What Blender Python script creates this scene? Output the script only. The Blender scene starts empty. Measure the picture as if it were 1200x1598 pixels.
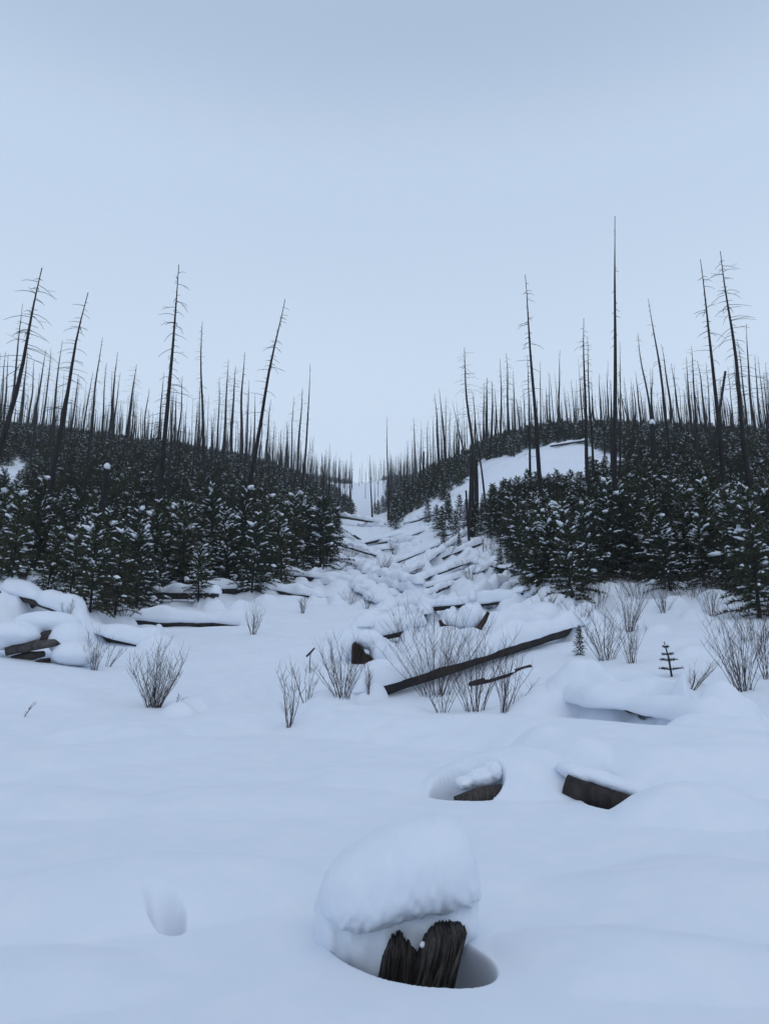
import bpy, math, random
import numpy as np
from mathutils import Vector, Quaternion, Matrix

S = bpy.context.scene
C = S.collection
R = math.radians

# ------------------------------------------------------------------ camera
CAM_H = 1.65
PITCH = R(13.0)
F = 1207.0                       # focal length in photo pixels (1200 x 1598)
cam = bpy.data.cameras.new('camera')
cam.sensor_fit = 'VERTICAL'
cam.angle = 2 * math.atan(799.0 / F)
cam.clip_start = 0.05
cam.clip_end = 5000
camo = bpy.data.objects.new('camera', cam)
camo.location = (0, 0, CAM_H)
camo.rotation_euler = (R(90) + PITCH, 0, 0)
C.objects.link(camo)
S.camera = camo

# ------------------------------------------------------------------ world: flat overcast winter sky
SUN_EL, SUN_AZ = R(58), R(-150)
w = bpy.data.worlds.new('World')
S.world = w
w.use_nodes = True
nt = w.node_tree
nt.nodes.clear()
N = nt.nodes.new
out = N('ShaderNodeOutputWorld')
tc = N('ShaderNodeTexCoord')
sep = N('ShaderNodeSeparateXYZ')
ramp = N('ShaderNodeValToRGB')
ramp.color_ramp.interpolation = 'EASE'
e = ramp.color_ramp.elements
e[0].position = 0.0;  e[0].color = (0.65, 0.775, 0.94, 1)
e[1].position = 1.0;  e[1].color = (0.30, 0.395, 0.55, 1)
e2 = e.new(0.36); e2.color = (0.655, 0.785, 0.955, 1)
e3 = e.new(0.58); e3.color = (0.56, 0.695, 0.875, 1)
e4 = e.new(0.72); e4.color = (0.445, 0.56, 0.745, 1)
noise = N('ShaderNodeTexNoise'); noise.inputs['Scale'].default_value = 1.6; noise.inputs['Detail'].default_value = 3
mp = N('ShaderNodeMapping'); mp.inputs['Scale'].default_value = (1, 1, 2.2)
mr = N('ShaderNodeMapRange'); mr.inputs['To Min'].default_value = 0.965; mr.inputs['To Max'].default_value = 1.035
mul = N('ShaderNodeMixRGB'); mul.blend_type = 'MULTIPLY'; mul.inputs[0].default_value = 1
bg = N('ShaderNodeBackground'); bg.inputs['Strength'].default_value = 1.0
sky = N('ShaderNodeTexSky'); sky.sky_type = 'NISHITA'; sky.sun_disc = False
sky.sun_elevation = SUN_EL; sky.sun_rotation = SUN_AZ; sky.dust_density = 6; sky.altitude = 1200
bg2 = N('ShaderNodeBackground'); bg2.inputs['Strength'].default_value = 0.05
mixs = N('ShaderNodeMixShader'); mixs.inputs[0].default_value = 0.06      # thin clouds: a little of the blue sky comes through
L = nt.links.new
L(tc.outputs['Generated'], sep.inputs[0]); L(sep.outputs['Z'], ramp.inputs[0])
L(tc.outputs['Generated'], mp.inputs[0]); L(mp.outputs[0], noise.inputs['Vector']); L(noise.outputs['Fac'], mr.inputs[0])
L(ramp.outputs[0], mul.inputs[1]); L(mr.outputs[0], mul.inputs[2]); L(mul.outputs[0], bg.inputs[0])
L(sky.outputs[0], bg2.inputs[0]); L(bg.outputs[0], mixs.inputs[1]); L(bg2.outputs[0], mixs.inputs[2]); L(mixs.outputs[0], out.inputs[0])

sun = bpy.data.lights.new('sun', 'SUN')
sun.energy = 0.5; sun.angle = R(60); sun.color = (1.0, 0.97, 0.93)
suno = bpy.data.objects.new('sun', sun)
suno.rotation_euler = (R(90) - SUN_EL, 0, R(20))       # high, from behind the camera, very soft
C.objects.link(suno)

S.view_settings.view_transform = 'Standard'
S.view_settings.look = 'None'
S.view_settings.exposure = 0.0
S.view_settings.gamma = 1.0
S.view_settings.use_curve_mapping = False
S.cycles.use_denoising = True
S.cycles.max_bounces = 6
S.cycles.diffuse_bounces = 4
S.cycles.volume_bounces = 1

rng = np.random.default_rng(7)
random.seed(11)

# ------------------------------------------------------------------ pixel <-> place
cp, sp = math.cos(PITCH), math.sin(PITCH)
def ray(px, py):
    cx = (px - 600.0) / F; cy = (799.0 - py) / F
    x, y, z = cx, cp - cy * sp, sp + cy * cp
    h = math.hypot(x, y)
    return math.atan2(x, y), z / h              # azimuth, tangent of elevation
def project(x, y, z):
    z = z - CAM_H
    dep = y * cp + z * sp
    v = -y * sp + z * cp
    return 600 + F * x / dep, 799 - F * v / dep

def vnoise(x, y, seed=0):
    xi = np.floor(x).astype(np.int64); yi = np.floor(y).astype(np.int64)
    fx = x - xi; fy = y - yi
    fx = fx * fx * fx * (fx * (fx * 6 - 15) + 10); fy = fy * fy * fy * (fy * (fy * 6 - 15) + 10)
    def h(a, b):
        n = (a * 374761393 + b * 668265263 + seed * 974711) & 0x7fffffff
        n = ((n ^ (n >> 13)) * 1274126177) & 0x7fffffff
        n = (n ^ (n >> 16)) & 0xffff
        return n / 32767.5 - 1.0
    a = h(xi, yi); b = h(xi + 1, yi); c = h(xi, yi + 1); d = h(xi + 1, yi + 1)
    return (a * (1 - fx) + b * fx) * (1 - fy) + (c * (1 - fx) + d * fx) * fy

# ------------------------------------------------------------------ terrain from control points (photo column, row, metres away)
rows = {
 17: [(0, 1150), (300, 1150), (600, 1150), (900, 1135), (1200, 1122)],
 24: [(0, 1062), (300, 1072), (600, 1082), (850, 1062), (1200, 1042)],
 33: [(0, 990), (200, 1010), (400, 1010), (600, 1005), (800, 990), (1000, 972), (1200, 965)],
 42: [(0, 940), (200, 965), (400, 960), (600, 965), (800, 937), (1000, 925), (1200, 925)],
 55: [(0, 893), (200, 915), (400, 915), (520, 918), (600, 918), (700, 905), (820, 882), (1000, 872), (1200, 867)],
 75: [(0, 825), (200, 850), (400, 857), (500, 870), (560, 874), (620, 867), (700, 850), (800, 822), (1000, 802), (1200, 802)],
 100: [(0, 760), (200, 782), (400, 797), (500, 832), (560, 840), (620, 830), (700, 797), (760, 777), (850, 750), (1000, 740), (1200, 745)],
 130: [(0, 712), (200, 735), (400, 765), (500, 803), (550, 813), (590, 811), (640, 793), (700, 758), (770, 725), (850, 700), (1000, 700), (1200, 708)],
 170: [(0, 686), (200, 708), (400, 740), (480, 775), (550, 807), (590, 805), (640, 775), (700, 738), (770, 705), (850, 684), (1000, 682), (1200, 692)],
 230: [(0, 675), (200, 698), (400, 733), (480, 757), (540, 795), (585, 799), (630, 763), (700, 733), (770, 698), (850, 679), (1000, 677), (1200, 687)],
 350: [(0, 680), (200, 702), (400, 735), (480, 752), (540, 775), (580, 782), (620, 762), (700, 738), (850, 690), (1200, 695)],
 550: [(0, 700), (200, 715), (400, 742), (480, 746), (530, 752), (560, 757), (580, 752), (600, 749), (640, 747), (700, 742), (850, 708), (1200, 705)],
 900: [(0, 725), (300, 745), (560, 765), (850, 735), (1200, 725)],
}
AZS = 2.6
ctrl = []
for az in (-52, -30, -10, 10, 30, 52):
    for d, q in ((2.0, 0.0), (4.3, 0.004), (6.5, 0.012), (10.5, 0.027)):
        ctrl.append((R(az), d, q))
for d, lst in rows.items():
    lst = list(lst)
    lst = [(-620, lst[0][1] - 12)] + lst + [(1820, lst[-1][1] - 8)]
    for px, py in lst:
        az, te = ray(px, py)
        ctrl.append((az, d, te + CAM_H / d))
ctrl = np.array(ctrl)
CU = np.stack([ctrl[:, 0] * AZS, np.log(ctrl[:, 1])], 1)
def phi(r2):
    return 0.5 * r2 * np.log(r2 + 1e-12)
n = len(CU)
A = np.zeros((n + 3, n + 3))
A[:n, :n] = phi(((CU[:, None] - CU[None]) ** 2).sum(-1)) + np.eye(n) * 2e-4
A[:n, n] = 1; A[:n, n + 1:] = CU; A[n, :n] = 1; A[n + 1:, :n] = CU.T
WT = np.linalg.solve(A, np.concatenate([ctrl[:, 2], np.zeros(3)]))
def smooth(a, b, x):
    t = np.clip((x - a) / (b - a), 0, 1)
    return t * t * (3 - 2 * t)
def base_polar(az, d):
    az = np.asarray(az, float); d = np.asarray(d, float)
    shp = az.shape; az = az.ravel(); d = d.ravel()
    azc = np.clip(az, R(-56), R(56)); dc = np.clip(d, 2.0, 900)
    u = azc * AZS; v = np.log(dc)
    q = np.empty_like(u)
    for s in range(0, len(u), 60000):
        t = slice(s, s + 60000)
        r2 = (u[t, None] - CU[None, :, 0]) ** 2 + (v[t, None] - CU[None, :, 1]) ** 2
        q[t] = phi(r2) @ WT[:n] + WT[n] + u[t] * WT[n + 1] + v[t] * WT[n + 2]
    back = smooth(R(75), R(150), np.abs(az))
    z = d * (q * (1 - back) - 0.03 * back * smooth(4, 60, d))
    x = d * np.sin(az); y = d * np.cos(az)
    near = 1 - smooth(26, 60, d)
    z = z + 0.055 * near * vnoise(x * 0.42 + 3.1, y * 0.30 + 1.7, 1) + 0.03 * near * vnoise(x * 0.9 + y * 0.3, y * 0.8, 2)
    z = z + (1 - smooth(10, 22, d)) * (0.007 * vnoise(x * 2.1 + 5, y * 1.5, 11) + 0.0025 * vnoise(x * 6.0, y * 4.5, 12))
    rough = smooth(18, 40, d)
    z = z + rough * (0.20 * vnoise(x * 0.33, y * 0.33, 3) + 0.10 * vnoise(x * 0.9, y * 0.9, 4)) + 0.5 * smooth(60, 140, d) * vnoise(x * 0.09, y * 0.09, 5)
    return z.reshape(shp)
def base_xy(x, y):
    return base_polar(np.arctan2(x, y), np.hypot(x, y))

features = []          # mounds, ridges and hollows of the snow surface
def feat_eval(x, y, z):
    for k, f in enumerate(features):
        kind = f[0]
        if kind == 'dome':
            _, cx, cy, rx, ry, rot, h, p = f
            m = np.abs(x - cx) + np.abs(y - cy) < 1.5 * max(rx, ry)
            if not m.any(): continue
            dx = x[m] - cx; dy = y[m] - cy
            a = dx * math.cos(rot) + dy * math.sin(rot); b = -dx * math.sin(rot) + dy * math.cos(rot)
            wob = 1 + 0.12 * np.sin(3 * np.arctan2(b, a) + cx * 7) + 0.07 * np.sin(5 * np.arctan2(b, a) + cy * 9)
            r2 = ((a / rx) ** 2 + (b / ry) ** 2) * wob
            z[m] += h * np.clip(1 - r2, 0, 1) ** p
        elif kind == 'ridge':
            _, pts, wd, h, p = f
            best = None
            lo = pts.min(0) - wd; hi = pts.max(0) + wd
            m = (x > lo[0]) & (x < hi[0]) & (y > lo[1]) & (y < hi[1])
            if not m.any(): continue
            X = x[m]; Y = y[m]
            for i in range(len(pts) - 1):
                ax, ay = pts[i]; bx, by = pts[i + 1]
                l2 = (bx - ax) ** 2 + (by - ay) ** 2
                t = np.clip(((X - ax) * (bx - ax) + (Y - ay) * (by - ay)) / l2, 0, 1)
                dd = (X - ax - t * (bx - ax)) ** 2 + (Y - ay - t * (by - ay)) ** 2
                best = dd if best is None else np.minimum(best, dd)
            wv = wd * (1 + 0.18 * vnoise(X * 1.3, Y * 1.3, 9))
            z[m] += h * np.clip(1 - best / wv ** 2, 0, 1) ** p
        elif kind == 'hole':
            _, cx, cy, rx, ry, rot, dep, wn, wf = f
            m = np.abs(x - cx) + np.abs(y - cy) < 2.2 * max(rx, ry)
            if not m.any(): continue
            dx = x[m] - cx; dy = y[m] - cy
            a = dx * math.cos(rot) + dy * math.sin(rot); b = -dx * math.sin(rot) + dy * math.cos(rot)
            r = np.sqrt((a / rx) ** 2 + (b / ry) ** 2)
            ang = np.arctan2(b / ry, a / rx)
            r = r * (1 + 0.06 * np.sin(2 * ang + cx * 5) + 0.04 * np.sin(3 * ang + cy * 3))
            toward = 0.5 - 0.5 * (dx * cx + dy * cy) / (np.hypot(dx, dy) * math.hypot(cx, cy) + 1e-6)   # 1 on the near side
            wdt = wf + (wn - wf) * smooth(0.25, 0.8, toward)
            z[m] -= dep * smooth(0, 1, (1 - r) / wdt)
    return z
def H(x, y):
    x = np.atleast_1d(np.asarray(x, float)).copy(); y = np.atleast_1d(np.asarray(y, float)).copy()
    return feat_eval(x, y, base_xy(x, y))
DS = np.exp(np.linspace(math.log(2.2), math.log(880), 900))
def hit(px, py, full=False):
    for k in range(40):
        az, te = ray(px, py)
        x = DS * math.sin(az); y = DS * math.cos(az)
        z = H(x, y) if full else base_polar(np.full_like(DS, az), DS)
        f = CAM_H + DS * te - z
        i = np.argmax(f < 0)
        if f[i] < 0 and i > 0:
            t = f[i - 1] / (f[i - 1] - f[i])
            d = DS[i - 1] + t * (DS[i] - DS[i - 1])
            return Vector((d * math.sin(az), d * math.cos(az), CAM_H + d * te))
        py += 2
    d = 300.0
    return Vector((d * math.sin(az), d * math.cos(az), float(base_polar(np.array([az]), np.array([d]))[0])))
def at_depth(px, py, P):
    """point on the pixel's ray at the same distance from the camera plane as P"""
    cx = (px - 600.0) / F; cy = (799.0 - py) / F
    dep = P.y * cp + (P.z - CAM_H) * sp
    return Vector((cx, cp - cy * sp, sp + cy * cp)) * dep + Vector((0, 0, CAM_H))
def mpp(P):
    return (P.y * cp + (P.z - CAM_H) * sp) / F       # metres per photo pixel there

def dome(px, py, wpx, ratio, h, p=1.3, rot=0.0):
    P = hit(px, py); r = wpx * 0.5 * mpp(P)
    features.append(('dome', P.x, P.y, r, r * ratio, rot, h, p))
def ridge(pix, wd, h, p=1.0):
    pts = np.array([[hit(a, b).x, hit(a, b).y] for a, b in pix])
    features.append(('ridge', pts, wd, h, p))
def hole(px, py, rx, ry, rot, dep, wn=0.12, wf=0.5):
    P = hit(px, py)
    features.append(('hole', P.x, P.y, rx, ry, rot, dep, wn, wf))

# foreground swells
dome(215, 1395, 560, 0.75, 0.24, 1.2, 0.25)
dome(1150, 1400, 640, 0.8, 0.20, 1.3)
dome(805, 1222, 280, 1.1, 0.50, 1.05)
dome(1075, 1272, 260, 0.9, 0.36, 1.1)
dome(600, 1215, 330, 0.7, 0.15, 1.3)
dome(420, 1250, 520, 0.6, 0.12, 1.3, 0.2)
dome(60, 1250, 420, 0.6, 0.13, 1.3, -0.2)
dome(1000, 1500, 500, 0.7, 0.14, 1.3, -0.3)
dome(60, 1530, 420, 0.8, 0.10, 1.4)
ridge([(545, 1140), (760, 1150), (980, 1172), (1230, 1195)], 1.5, 0.42, 1.3)
ridge([(850, 1190), (940, 1210), (1020, 1228), (1180, 1226)], 0.80, 0.54, 1.0)
ridge([(835, 1118), (890, 1085), (985, 1083), (1050, 1104), (1115, 1128)], 0.95, 0.60, 1.2)
ridge([(900, 1098), (1010, 1118), (1120, 1145)], 0.7, 0.30, 1.2)
ridge([(285, 1112), (330, 1096), (430, 1075)], 0.5, 0.30, 1.0)
ridge([(180, 1150), (330, 1135), (480, 1125), (600, 1115)], 1.2, 0.26, 1.3)
dome(515, 1106, 105, 0.9, 0.50, 0.9)
dome(60, 1085, 260, 0.7, 0.25, 1.3)
ridge([(-20, 1200), (130, 1182), (260, 1165)], 1.2, 0.18, 1.3)
# hollows
features.append(('hole', 0.10, 5.38, 0.82, 0.40, R(-56), 0.64, 0.13, 0.40))
hole(256, 1436, 0.36, 0.14, R(-60), 0.26, 0.22, 1.0)
hole(731, 1240, 0.50, 0.52, R(0), 0.70, 0.10, 0.22)
hole(944, 1248, 0.31, 0.60, R(-10), 0.75, 0.12, 0.25)
hole(1028, 1124, 0.42, 0.55, R(-10), 0.35, 0.2, 0.5)
hole(1098, 1136, 0.24, 0.45, R(0), 0.3, 0.25, 0.5)
hole(300, 1110, 0.4, 0.3, 0.3, 0.15, 0.3, 0.6)
hole(530, 1118, 0.35, 0.30, 0.2, 0.40, 0.15, 0.4)
# tumbled, snow-covered avalanche debris in the gully
GUL = [(0, 940), (60, 930), (190, 975), (330, 935), (430, 920), (520, 880), (528, 815), (600, 812), (680, 790), (735, 800), (760, 850), (815, 880), (840, 930),
       (900, 960), (900, 1000), (700, 1060), (600, 1075), (560, 1000), (470, 930), (300, 970), (190, 1010), (90, 1000), (0, 1000)]
def inside(poly, x, y):
    c = False; j = len(poly) - 1
    for i in range(len(poly)):
        xi, yi = poly[i]; xj, yj = poly[j]
        if (yi > y) != (yj > y) and x < (xj - xi) * (y - yi) / (yj - yi) + xi: c = not c
        j = i
    return c
cnt = 0
while cnt < 340:
    px = random.uniform(0, 910); py = random.uniform(800, 1070)
    if not inside(GUL, px, py): continue
    if 420 < px < 640 and py > 920 and random.random() < 0.8: continue
    if px > 540 and py > 1090 - (px - 580) * 0.3077 - 34: continue
    P = hit(px, py); d = P.y
    s = random.uniform(0.3, 0.95)
    features.append(('dome', P.x, P.y, s, s * random.uniform(0.5, 0.9), random.uniform(0, 3.1), random.uniform(0.14, 0.42) * s / 0.7, random.choice([0.55, 0.7, 1.0])))
    cnt += 1
for a, b, wd, h in [(590, 862, .5, .4), (545, 888, .6, .4), (560, 905, .5, .35), (505, 893, .7, .5), (610, 905, .5, .3), (470, 905, .6, .45), (700, 945, .8, .6), (650, 950, .9, .6),
                    (620, 975, .7, .5), (760, 940, .8, .5), (810, 940, .7, .5), (590, 990, .7, .5), (700, 968, .6, .6)]:
    P = hit(a, b); features.append(('dome', P.x, P.y, wd, wd * 0.7, random.uniform(0, 3), h, 0.7))

# ------------------------------------------------------------------ mesh helpers
def new_mesh(name, verts, faces, mats, mat_idx=None, smooth_shade=True):
    me = bpy.data.meshes.new(name)
    me.from_pydata([tuple(v) for v in verts], [], faces)
    for m in mats: me.materials.append(m)
    if mat_idx is not None: me.polygons.foreach_set('material_index', mat_idx)
    if smooth_shade: me.polygons.foreach_set('use_smooth', [True] * len(me.polygons))
    me.update()
    return me
def add(name, me, parent=None, loc=None):
    o = bpy.data.objects.new(name, me); C.objects.link(o)
    if parent: o.parent = parent
    if loc is not None: o.location = loc
    return o
def tag(o, label=None, cat=None, group=None, kind=None):
    if label: o['label'] = label
    if cat: o['category'] = cat
    if group: o['group'] = group
    if kind: o['kind'] = kind
    return o
def empty(name, loc, label, cat, group=None):
    o = add(name, None, None, loc); o.empty_display_size = 0.2
    return tag(o, label, cat, group)
class MB:
    def __init__(s): s.v = []; s.f = []
    def tube(s, pts, rad, sides=6, cap=True, seed=None, jit=0.0):
        b = len(s.v); pts = [Vector(p) for p in pts]
        t0 = (pts[1] - pts[0]).normalized()
        ref = Vector((0, 0, 1)) if abs(t0.z) < 0.9 else Vector((1, 0, 0))
        for i, p in enumerate(pts):
            t = (pts[min(i + 1, len(pts) - 1)] - pts[max(i - 1, 0)]).normalized()
            a = t.cross(ref).normalized(); c = a.cross(t)
            for k in range(sides):
                an = 2 * math.pi * k / sides
                r = rad[i] * (1 + (random.uniform(-jit, jit) if jit else 0))
                s.v.append(p + (a * math.cos(an) + c * math.sin(an)) * r)
        for i in range(len(pts) - 1):
            for k in range(sides):
                k2 = (k + 1) % sides
                s.f.append((b + i * sides + k, b + i * sides + k2, b + (i + 1) * sides + k2, b + (i + 1) * sides + k))
        if cap:
            s.f.append(tuple(b + k for k in reversed(range(sides))))
            s.f.append(tuple(b + (len(pts) - 1) * sides + k for k in range(sides)))
    def tri(s, a, b, c):
        k = len(s.v); s.v += [a, b, c]; s.f.append((k, k + 1, k + 2))
    def blob(s, p, rx, ry, rz, q=None, jit=0.15):
        b = len(s.v)
        for z, rr, m in ((-0.5, 0.62, 4), (0.15, 1.0, 5), (0.75, 0.6, 4)):
            for k in range(m):
                an = 2 * math.pi * (k + z) / m
                v = Vector((rx * rr * math.cos(an), ry * rr * math.sin(an), rz * z)) * random.uniform(1 - jit, 1 + jit)
                if q: v = q @ v
                s.v.append(p + v)
        v = Vector((0, 0, rz)); v = q @ v if q else v
        s.v.append(p + v)
        A = [b + k for k in range(4)]; B = [b + 4 + k for k in range(5)]; D = [b + 9 + k for k in range(4)]; T = b + 13
        s.f.append(tuple(reversed(A)))
        for lo, hi in ((A, B), (B, D)):
            i = j = 0; nl, nh = len(lo), len(hi)
            while i < nl or j < nh:
                if j >= nh or (i < nl and (i + 1) / nl <= (j + 1) / nh):
                    s.f.append((lo[i % nl], lo[(i + 1) % nl], hi[j % nh])); i += 1
                else:
                    s.f.append((lo[i % nl], hi[(j + 1) % nh], hi[j % nh])); j += 1
        for k in range(4): s.f.append((D[k], D[(k + 1) % 4], T))
    def mesh(s, name, mat, sm=True): return new_mesh(name, s.v, s.f, [mat], None, sm)

# ------------------------------------------------------------------ materials
def mat(name, build):
    m = bpy.data.materials.new(name); m.use_nodes = True
    nt = m.node_tree; b = nt.nodes['Principled BSDF']; build(nt, b); return m
def nz(nt, scale, detail=4, vec=None, rough=0.55):
    t = nt.nodes.new('ShaderNodeTexNoise'); t.inputs['Scale'].default_value = scale; t.inputs['Detail'].default_value = detail; t.inputs['Roughness'].default_value = rough
    if vec: nt.links.new(vec, t.inputs['Vector'])
    return t
def coords(nt, scale=(1, 1, 1), kind='Object'):
    t = nt.nodes.new('ShaderNodeTexCoord'); m = nt.nodes.new('ShaderNodeMapping'); m.inputs['Scale'].default_value = scale
    nt.links.new(t.outputs[kind], m.inputs[0]); return m.outputs[0]
def two_tone(nt, fac, c1, c2, lo=0.3, hi=0.7):
    r = nt.nodes.new('ShaderNodeValToRGB'); r.color_ramp.elements[0].position = lo; r.color_ramp.elements[1].position = hi
    r.color_ramp.elements[0].color = (*c1, 1); r.color_ramp.elements[1].color = (*c2, 1)
    nt.links.new(fac, r.inputs[0]); return r.outputs[0]
def bump(nt, b, h, strength, dist):
    n = nt.nodes.new('ShaderNodeBump'); n.inputs['Strength'].default_value = strength; n.inputs['Distance'].default_value = dist
    nt.links.new(h, n.inputs['Height']); nt.links.new(n.outputs[0], b.inputs['Normal'])
def snow_build(nt, b):
    geo = nt.nodes.new('ShaderNodeNewGeometry')
    b.inputs['Roughness'].default_value = 0.8; b.inputs['Specular IOR Level'].default_value = 0.15
    n1 = nz(nt, 2.2, 5, geo.outputs['Position']); n2 = nz(nt, 38, 3, geo.outputs['Position'])
    c = two_tone(nt, n1.outputs['Fac'], (0.725, 0.775, 0.855), (0.775, 0.81, 0.87))
    nt.links.new(c, b.inputs['Base Color'])
    ad = nt.nodes.new('ShaderNodeMath'); ad.operation = 'MULTIPLY_ADD'; ad.inputs[1].default_value = 0.22
    nt.links.new(n2.outputs['Fac'], ad.inputs[0]); nt.links.new(n1.outputs['Fac'], ad.inputs[2])
    bump(nt, b, ad.outputs[0], 0.35, 0.02)
SNOW = mat('snow', snow_build)
def wood(c1, c2, stretch, sc=8, bs=0.8, bd=0.03):
    def f(nt, b):
        v = coords(nt, stretch); n1 = nz(nt, sc, 6, v, 0.7); n2 = nz(nt, 1.3, 3, coords(nt))
        m = nt.nodes.new('ShaderNodeMath'); m.operation = 'MULTIPLY_ADD'; m.inputs[1].default_value = 0.6
        nt.links.new(n2.outputs['Fac'], m.inputs[0]); nt.links.new(n1.outputs['Fac'], m.inputs[2])
        nt.links.new(two_tone(nt, m.outputs[0], c1, c2, 0.62, 1.0), b.inputs['Base Color'])
        b.inputs['Roughness'].default_value = 0.8; b.inputs['Specular IOR Level'].default_value = 0.25
        bump(nt, b, n1.outputs['Fac'], bs, bd)
    return f
CHAR = mat('charred_wood', wood((0.008, 0.008, 0.009), (0.105, 0.090, 0.078), (1, 1, 0.08), 34, 1.0, 0.02))
LOGW = mat('weathered_log_wood', wood((0.016, 0.014, 0.014), (0.060, 0.050, 0.046), (1, 1, 0.10), 9))
GREYW = mat('grey_weathered_wood', wood((0.015, 0.014, 0.014), (0.10, 0.09, 0.082), (1, 1, 0.10), 9))
BROWNW = mat('brown_rotten_wood', wood((0.010, 0.008, 0.007), (0.075, 0.050, 0.036), (1, 1, 0.3), 12))
SNAGB = mat('burnt_snag_bark', wood((0.008, 0.008, 0.009), (0.034, 0.031, 0.031), (1, 1, 0.05), 5))
def needle_build(nt, b):
    oi = nt.nodes.new('ShaderNodeObjectInfo'); n1 = nz(nt, 3.5, 3, coords(nt))
    m = nt.nodes.new('ShaderNodeMath'); m.operation = 'MULTIPLY_ADD'; m.inputs[1].default_value = 0.5
    nt.links.new(oi.outputs['Random'], m.inputs[0]); nt.links.new(n1.outputs['Fac'], m.inputs[2])
    nt.links.new(two_tone(nt, m.outputs[0], (0.020, 0.028, 0.020), (0.050, 0.055, 0.026), 0.35, 1.1), b.inputs['Base Color'])
    b.inputs['Roughness'].default_value = 0.65; b.inputs['Specular IOR Level'].default_value = 0.2
NEEDLE = mat('conifer_needles', needle_build)
TWIG = mat('bare_twig', wood((0.025, 0.016, 0.016), (0.075, 0.050, 0.043), (1, 1, 0.4), 10, 0.2, 0.005))

# ------------------------------------------------------------------ fallen logs with their snow
def log_meshes(A, B, r, snow_w, snow_h, sides=10, bend=0.0, mat_=None, snow_span=(-0.04, 1.04), taper=0.8, seed=0, sag=0.32):
    rs = random.Random(seed)
    A = Vector(A); B = Vector(B); ax = (B - A); Ln = ax.length; ax.normalize()
    side = ax.cross(Vector((0, 0, 1))).normalized(); up = side.cross(ax).normalized()
    m = MB(); nseg = max(4, min(14, int(Ln / 0.6)))
    loc = lambda t: ax * (t * Ln) + up * (bend * math.sin(math.pi * t) * Ln)
    random.seed(seed)
    m.tube([loc(i / nseg) for i in range(nseg + 1)], [r * (1 - (1 - taper) * i / nseg) for i in range(nseg + 1)], sides, True, None, 0.07)
    trunk = m.mesh('trunk', mat_ or LOGW)
    # snow lying on it
    ns = max(10, min(60, int((snow_span[1] - snow_span[0]) * Ln / 0.14))); K = 15
    vs = []; fs = []
    ph = [rs.uniform(0, 6.28) for _ in range(6)]
    for i in range(ns + 1):
        u = i / ns; t = snow_span[0] + (snow_span[1] - snow_span[0]) * u
        endr = (snow_span[1] - snow_span[0]) * Ln
        e_ = min(u * endr, (1 - u) * endr) / (0.8 * snow_h)
        en = math.sqrt(max(0.0, 1 - (1 - min(1, e_)) ** 2)); en = max(en, 0.02)
        s_ = u * endr
        wob = 1 + 0.20 * math.sin(s_ * 1.9 + ph[0]) + 0.10 * math.sin(s_ * 4.3 + ph[1])
        hob = 1 + 0.24 * math.sin(s_ * 1.5 + ph[2]) + 0.12 * math.sin(s_ * 3.7 + ph[3])
        off = 0.2 * snow_w * math.sin(s_ * 1.1 + ph[4])
        c = loc(t)
        w_ = max(snow_w * wob * (0.35 + 0.65 * en), 0.02); h_ = snow_h * hob * en
        for k in range(K):
            a = math.pi * 1.16 * k / (K - 1) - math.pi * 0.08
            ca, sa = math.cos(a), math.sin(a)
            x_ = w_ * math.copysign(abs(ca) ** 0.75, ca); z_ = h_ * (abs(sa) ** 0.85 if sa > 0 else -sag * abs(sa))
            vs.append(c + side * (x_ + off) + Vector((0, 0, 1)) * (z_ + r * 0.45 + rs.uniform(-.008, .008)))
    for i in range(ns):
        for k in range(K - 1):
            fs.append((i * K + k, i * K + k + 1, (i + 1) * K + k + 1, (i + 1) * K + k))
        fs.append((i * K + K - 1, i * K, (i + 1) * K, (i + 1) * K + K - 1))
    fs.append(tuple(range(K))[::-1]); fs.append(tuple(ns * K + k for k in range(K)))
    snow = new_mesh('snow_cover', vs, [f[::-1] for f in fs], [SNOW])
    return A, trunk, snow
def fallen_log(pa, pb, r, snow_w, snow_h, label, group=None, lift=None, name='fallen_log', bury=(1, 1), **kw):
    A = hit(*pa, full=True); B = hit(*pb, full=True)
    la, lb = (lift if isinstance(lift, tuple) else (lift, lift)) if lift is not None else (r * 0.6, r * 0.6)
    A.z += la; B.z += lb
    rs = random.Random(int(pa[0] * 3 + pb[1]))
    for E, go_ in ((A, bury[0]), (B, bury[1])):          # drifted snow over the ends
        if go_:
            w_ = rs.uniform(0.8, 1.5) * (snow_w + 0.2); o_ = (E.xy - (A.xy + B.xy) / 2).normalized() * rs.uniform(0.0, 0.3)
            features.append(('dome', E.x + o_.x, E.y + o_.y - 0.15, w_ * 1.15, w_, rs.uniform(0, 3), (r + snow_h * rs.uniform(0.5, 0.95)) * go_, 0.8))
    kw.setdefault('seed', int(pa[0] * 7 + pa[1]))
    ext = (B - A).normalized() * 0.35
    A -= ext; B += ext
    loc, tm, sm = log_meshes(A, B, r, snow_w, snow_h, **kw)
    o = empty(name, loc, label, 'log', group)
    add('trunk', tm, o); add('snow_cover', sm, o)
    return o

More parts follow.
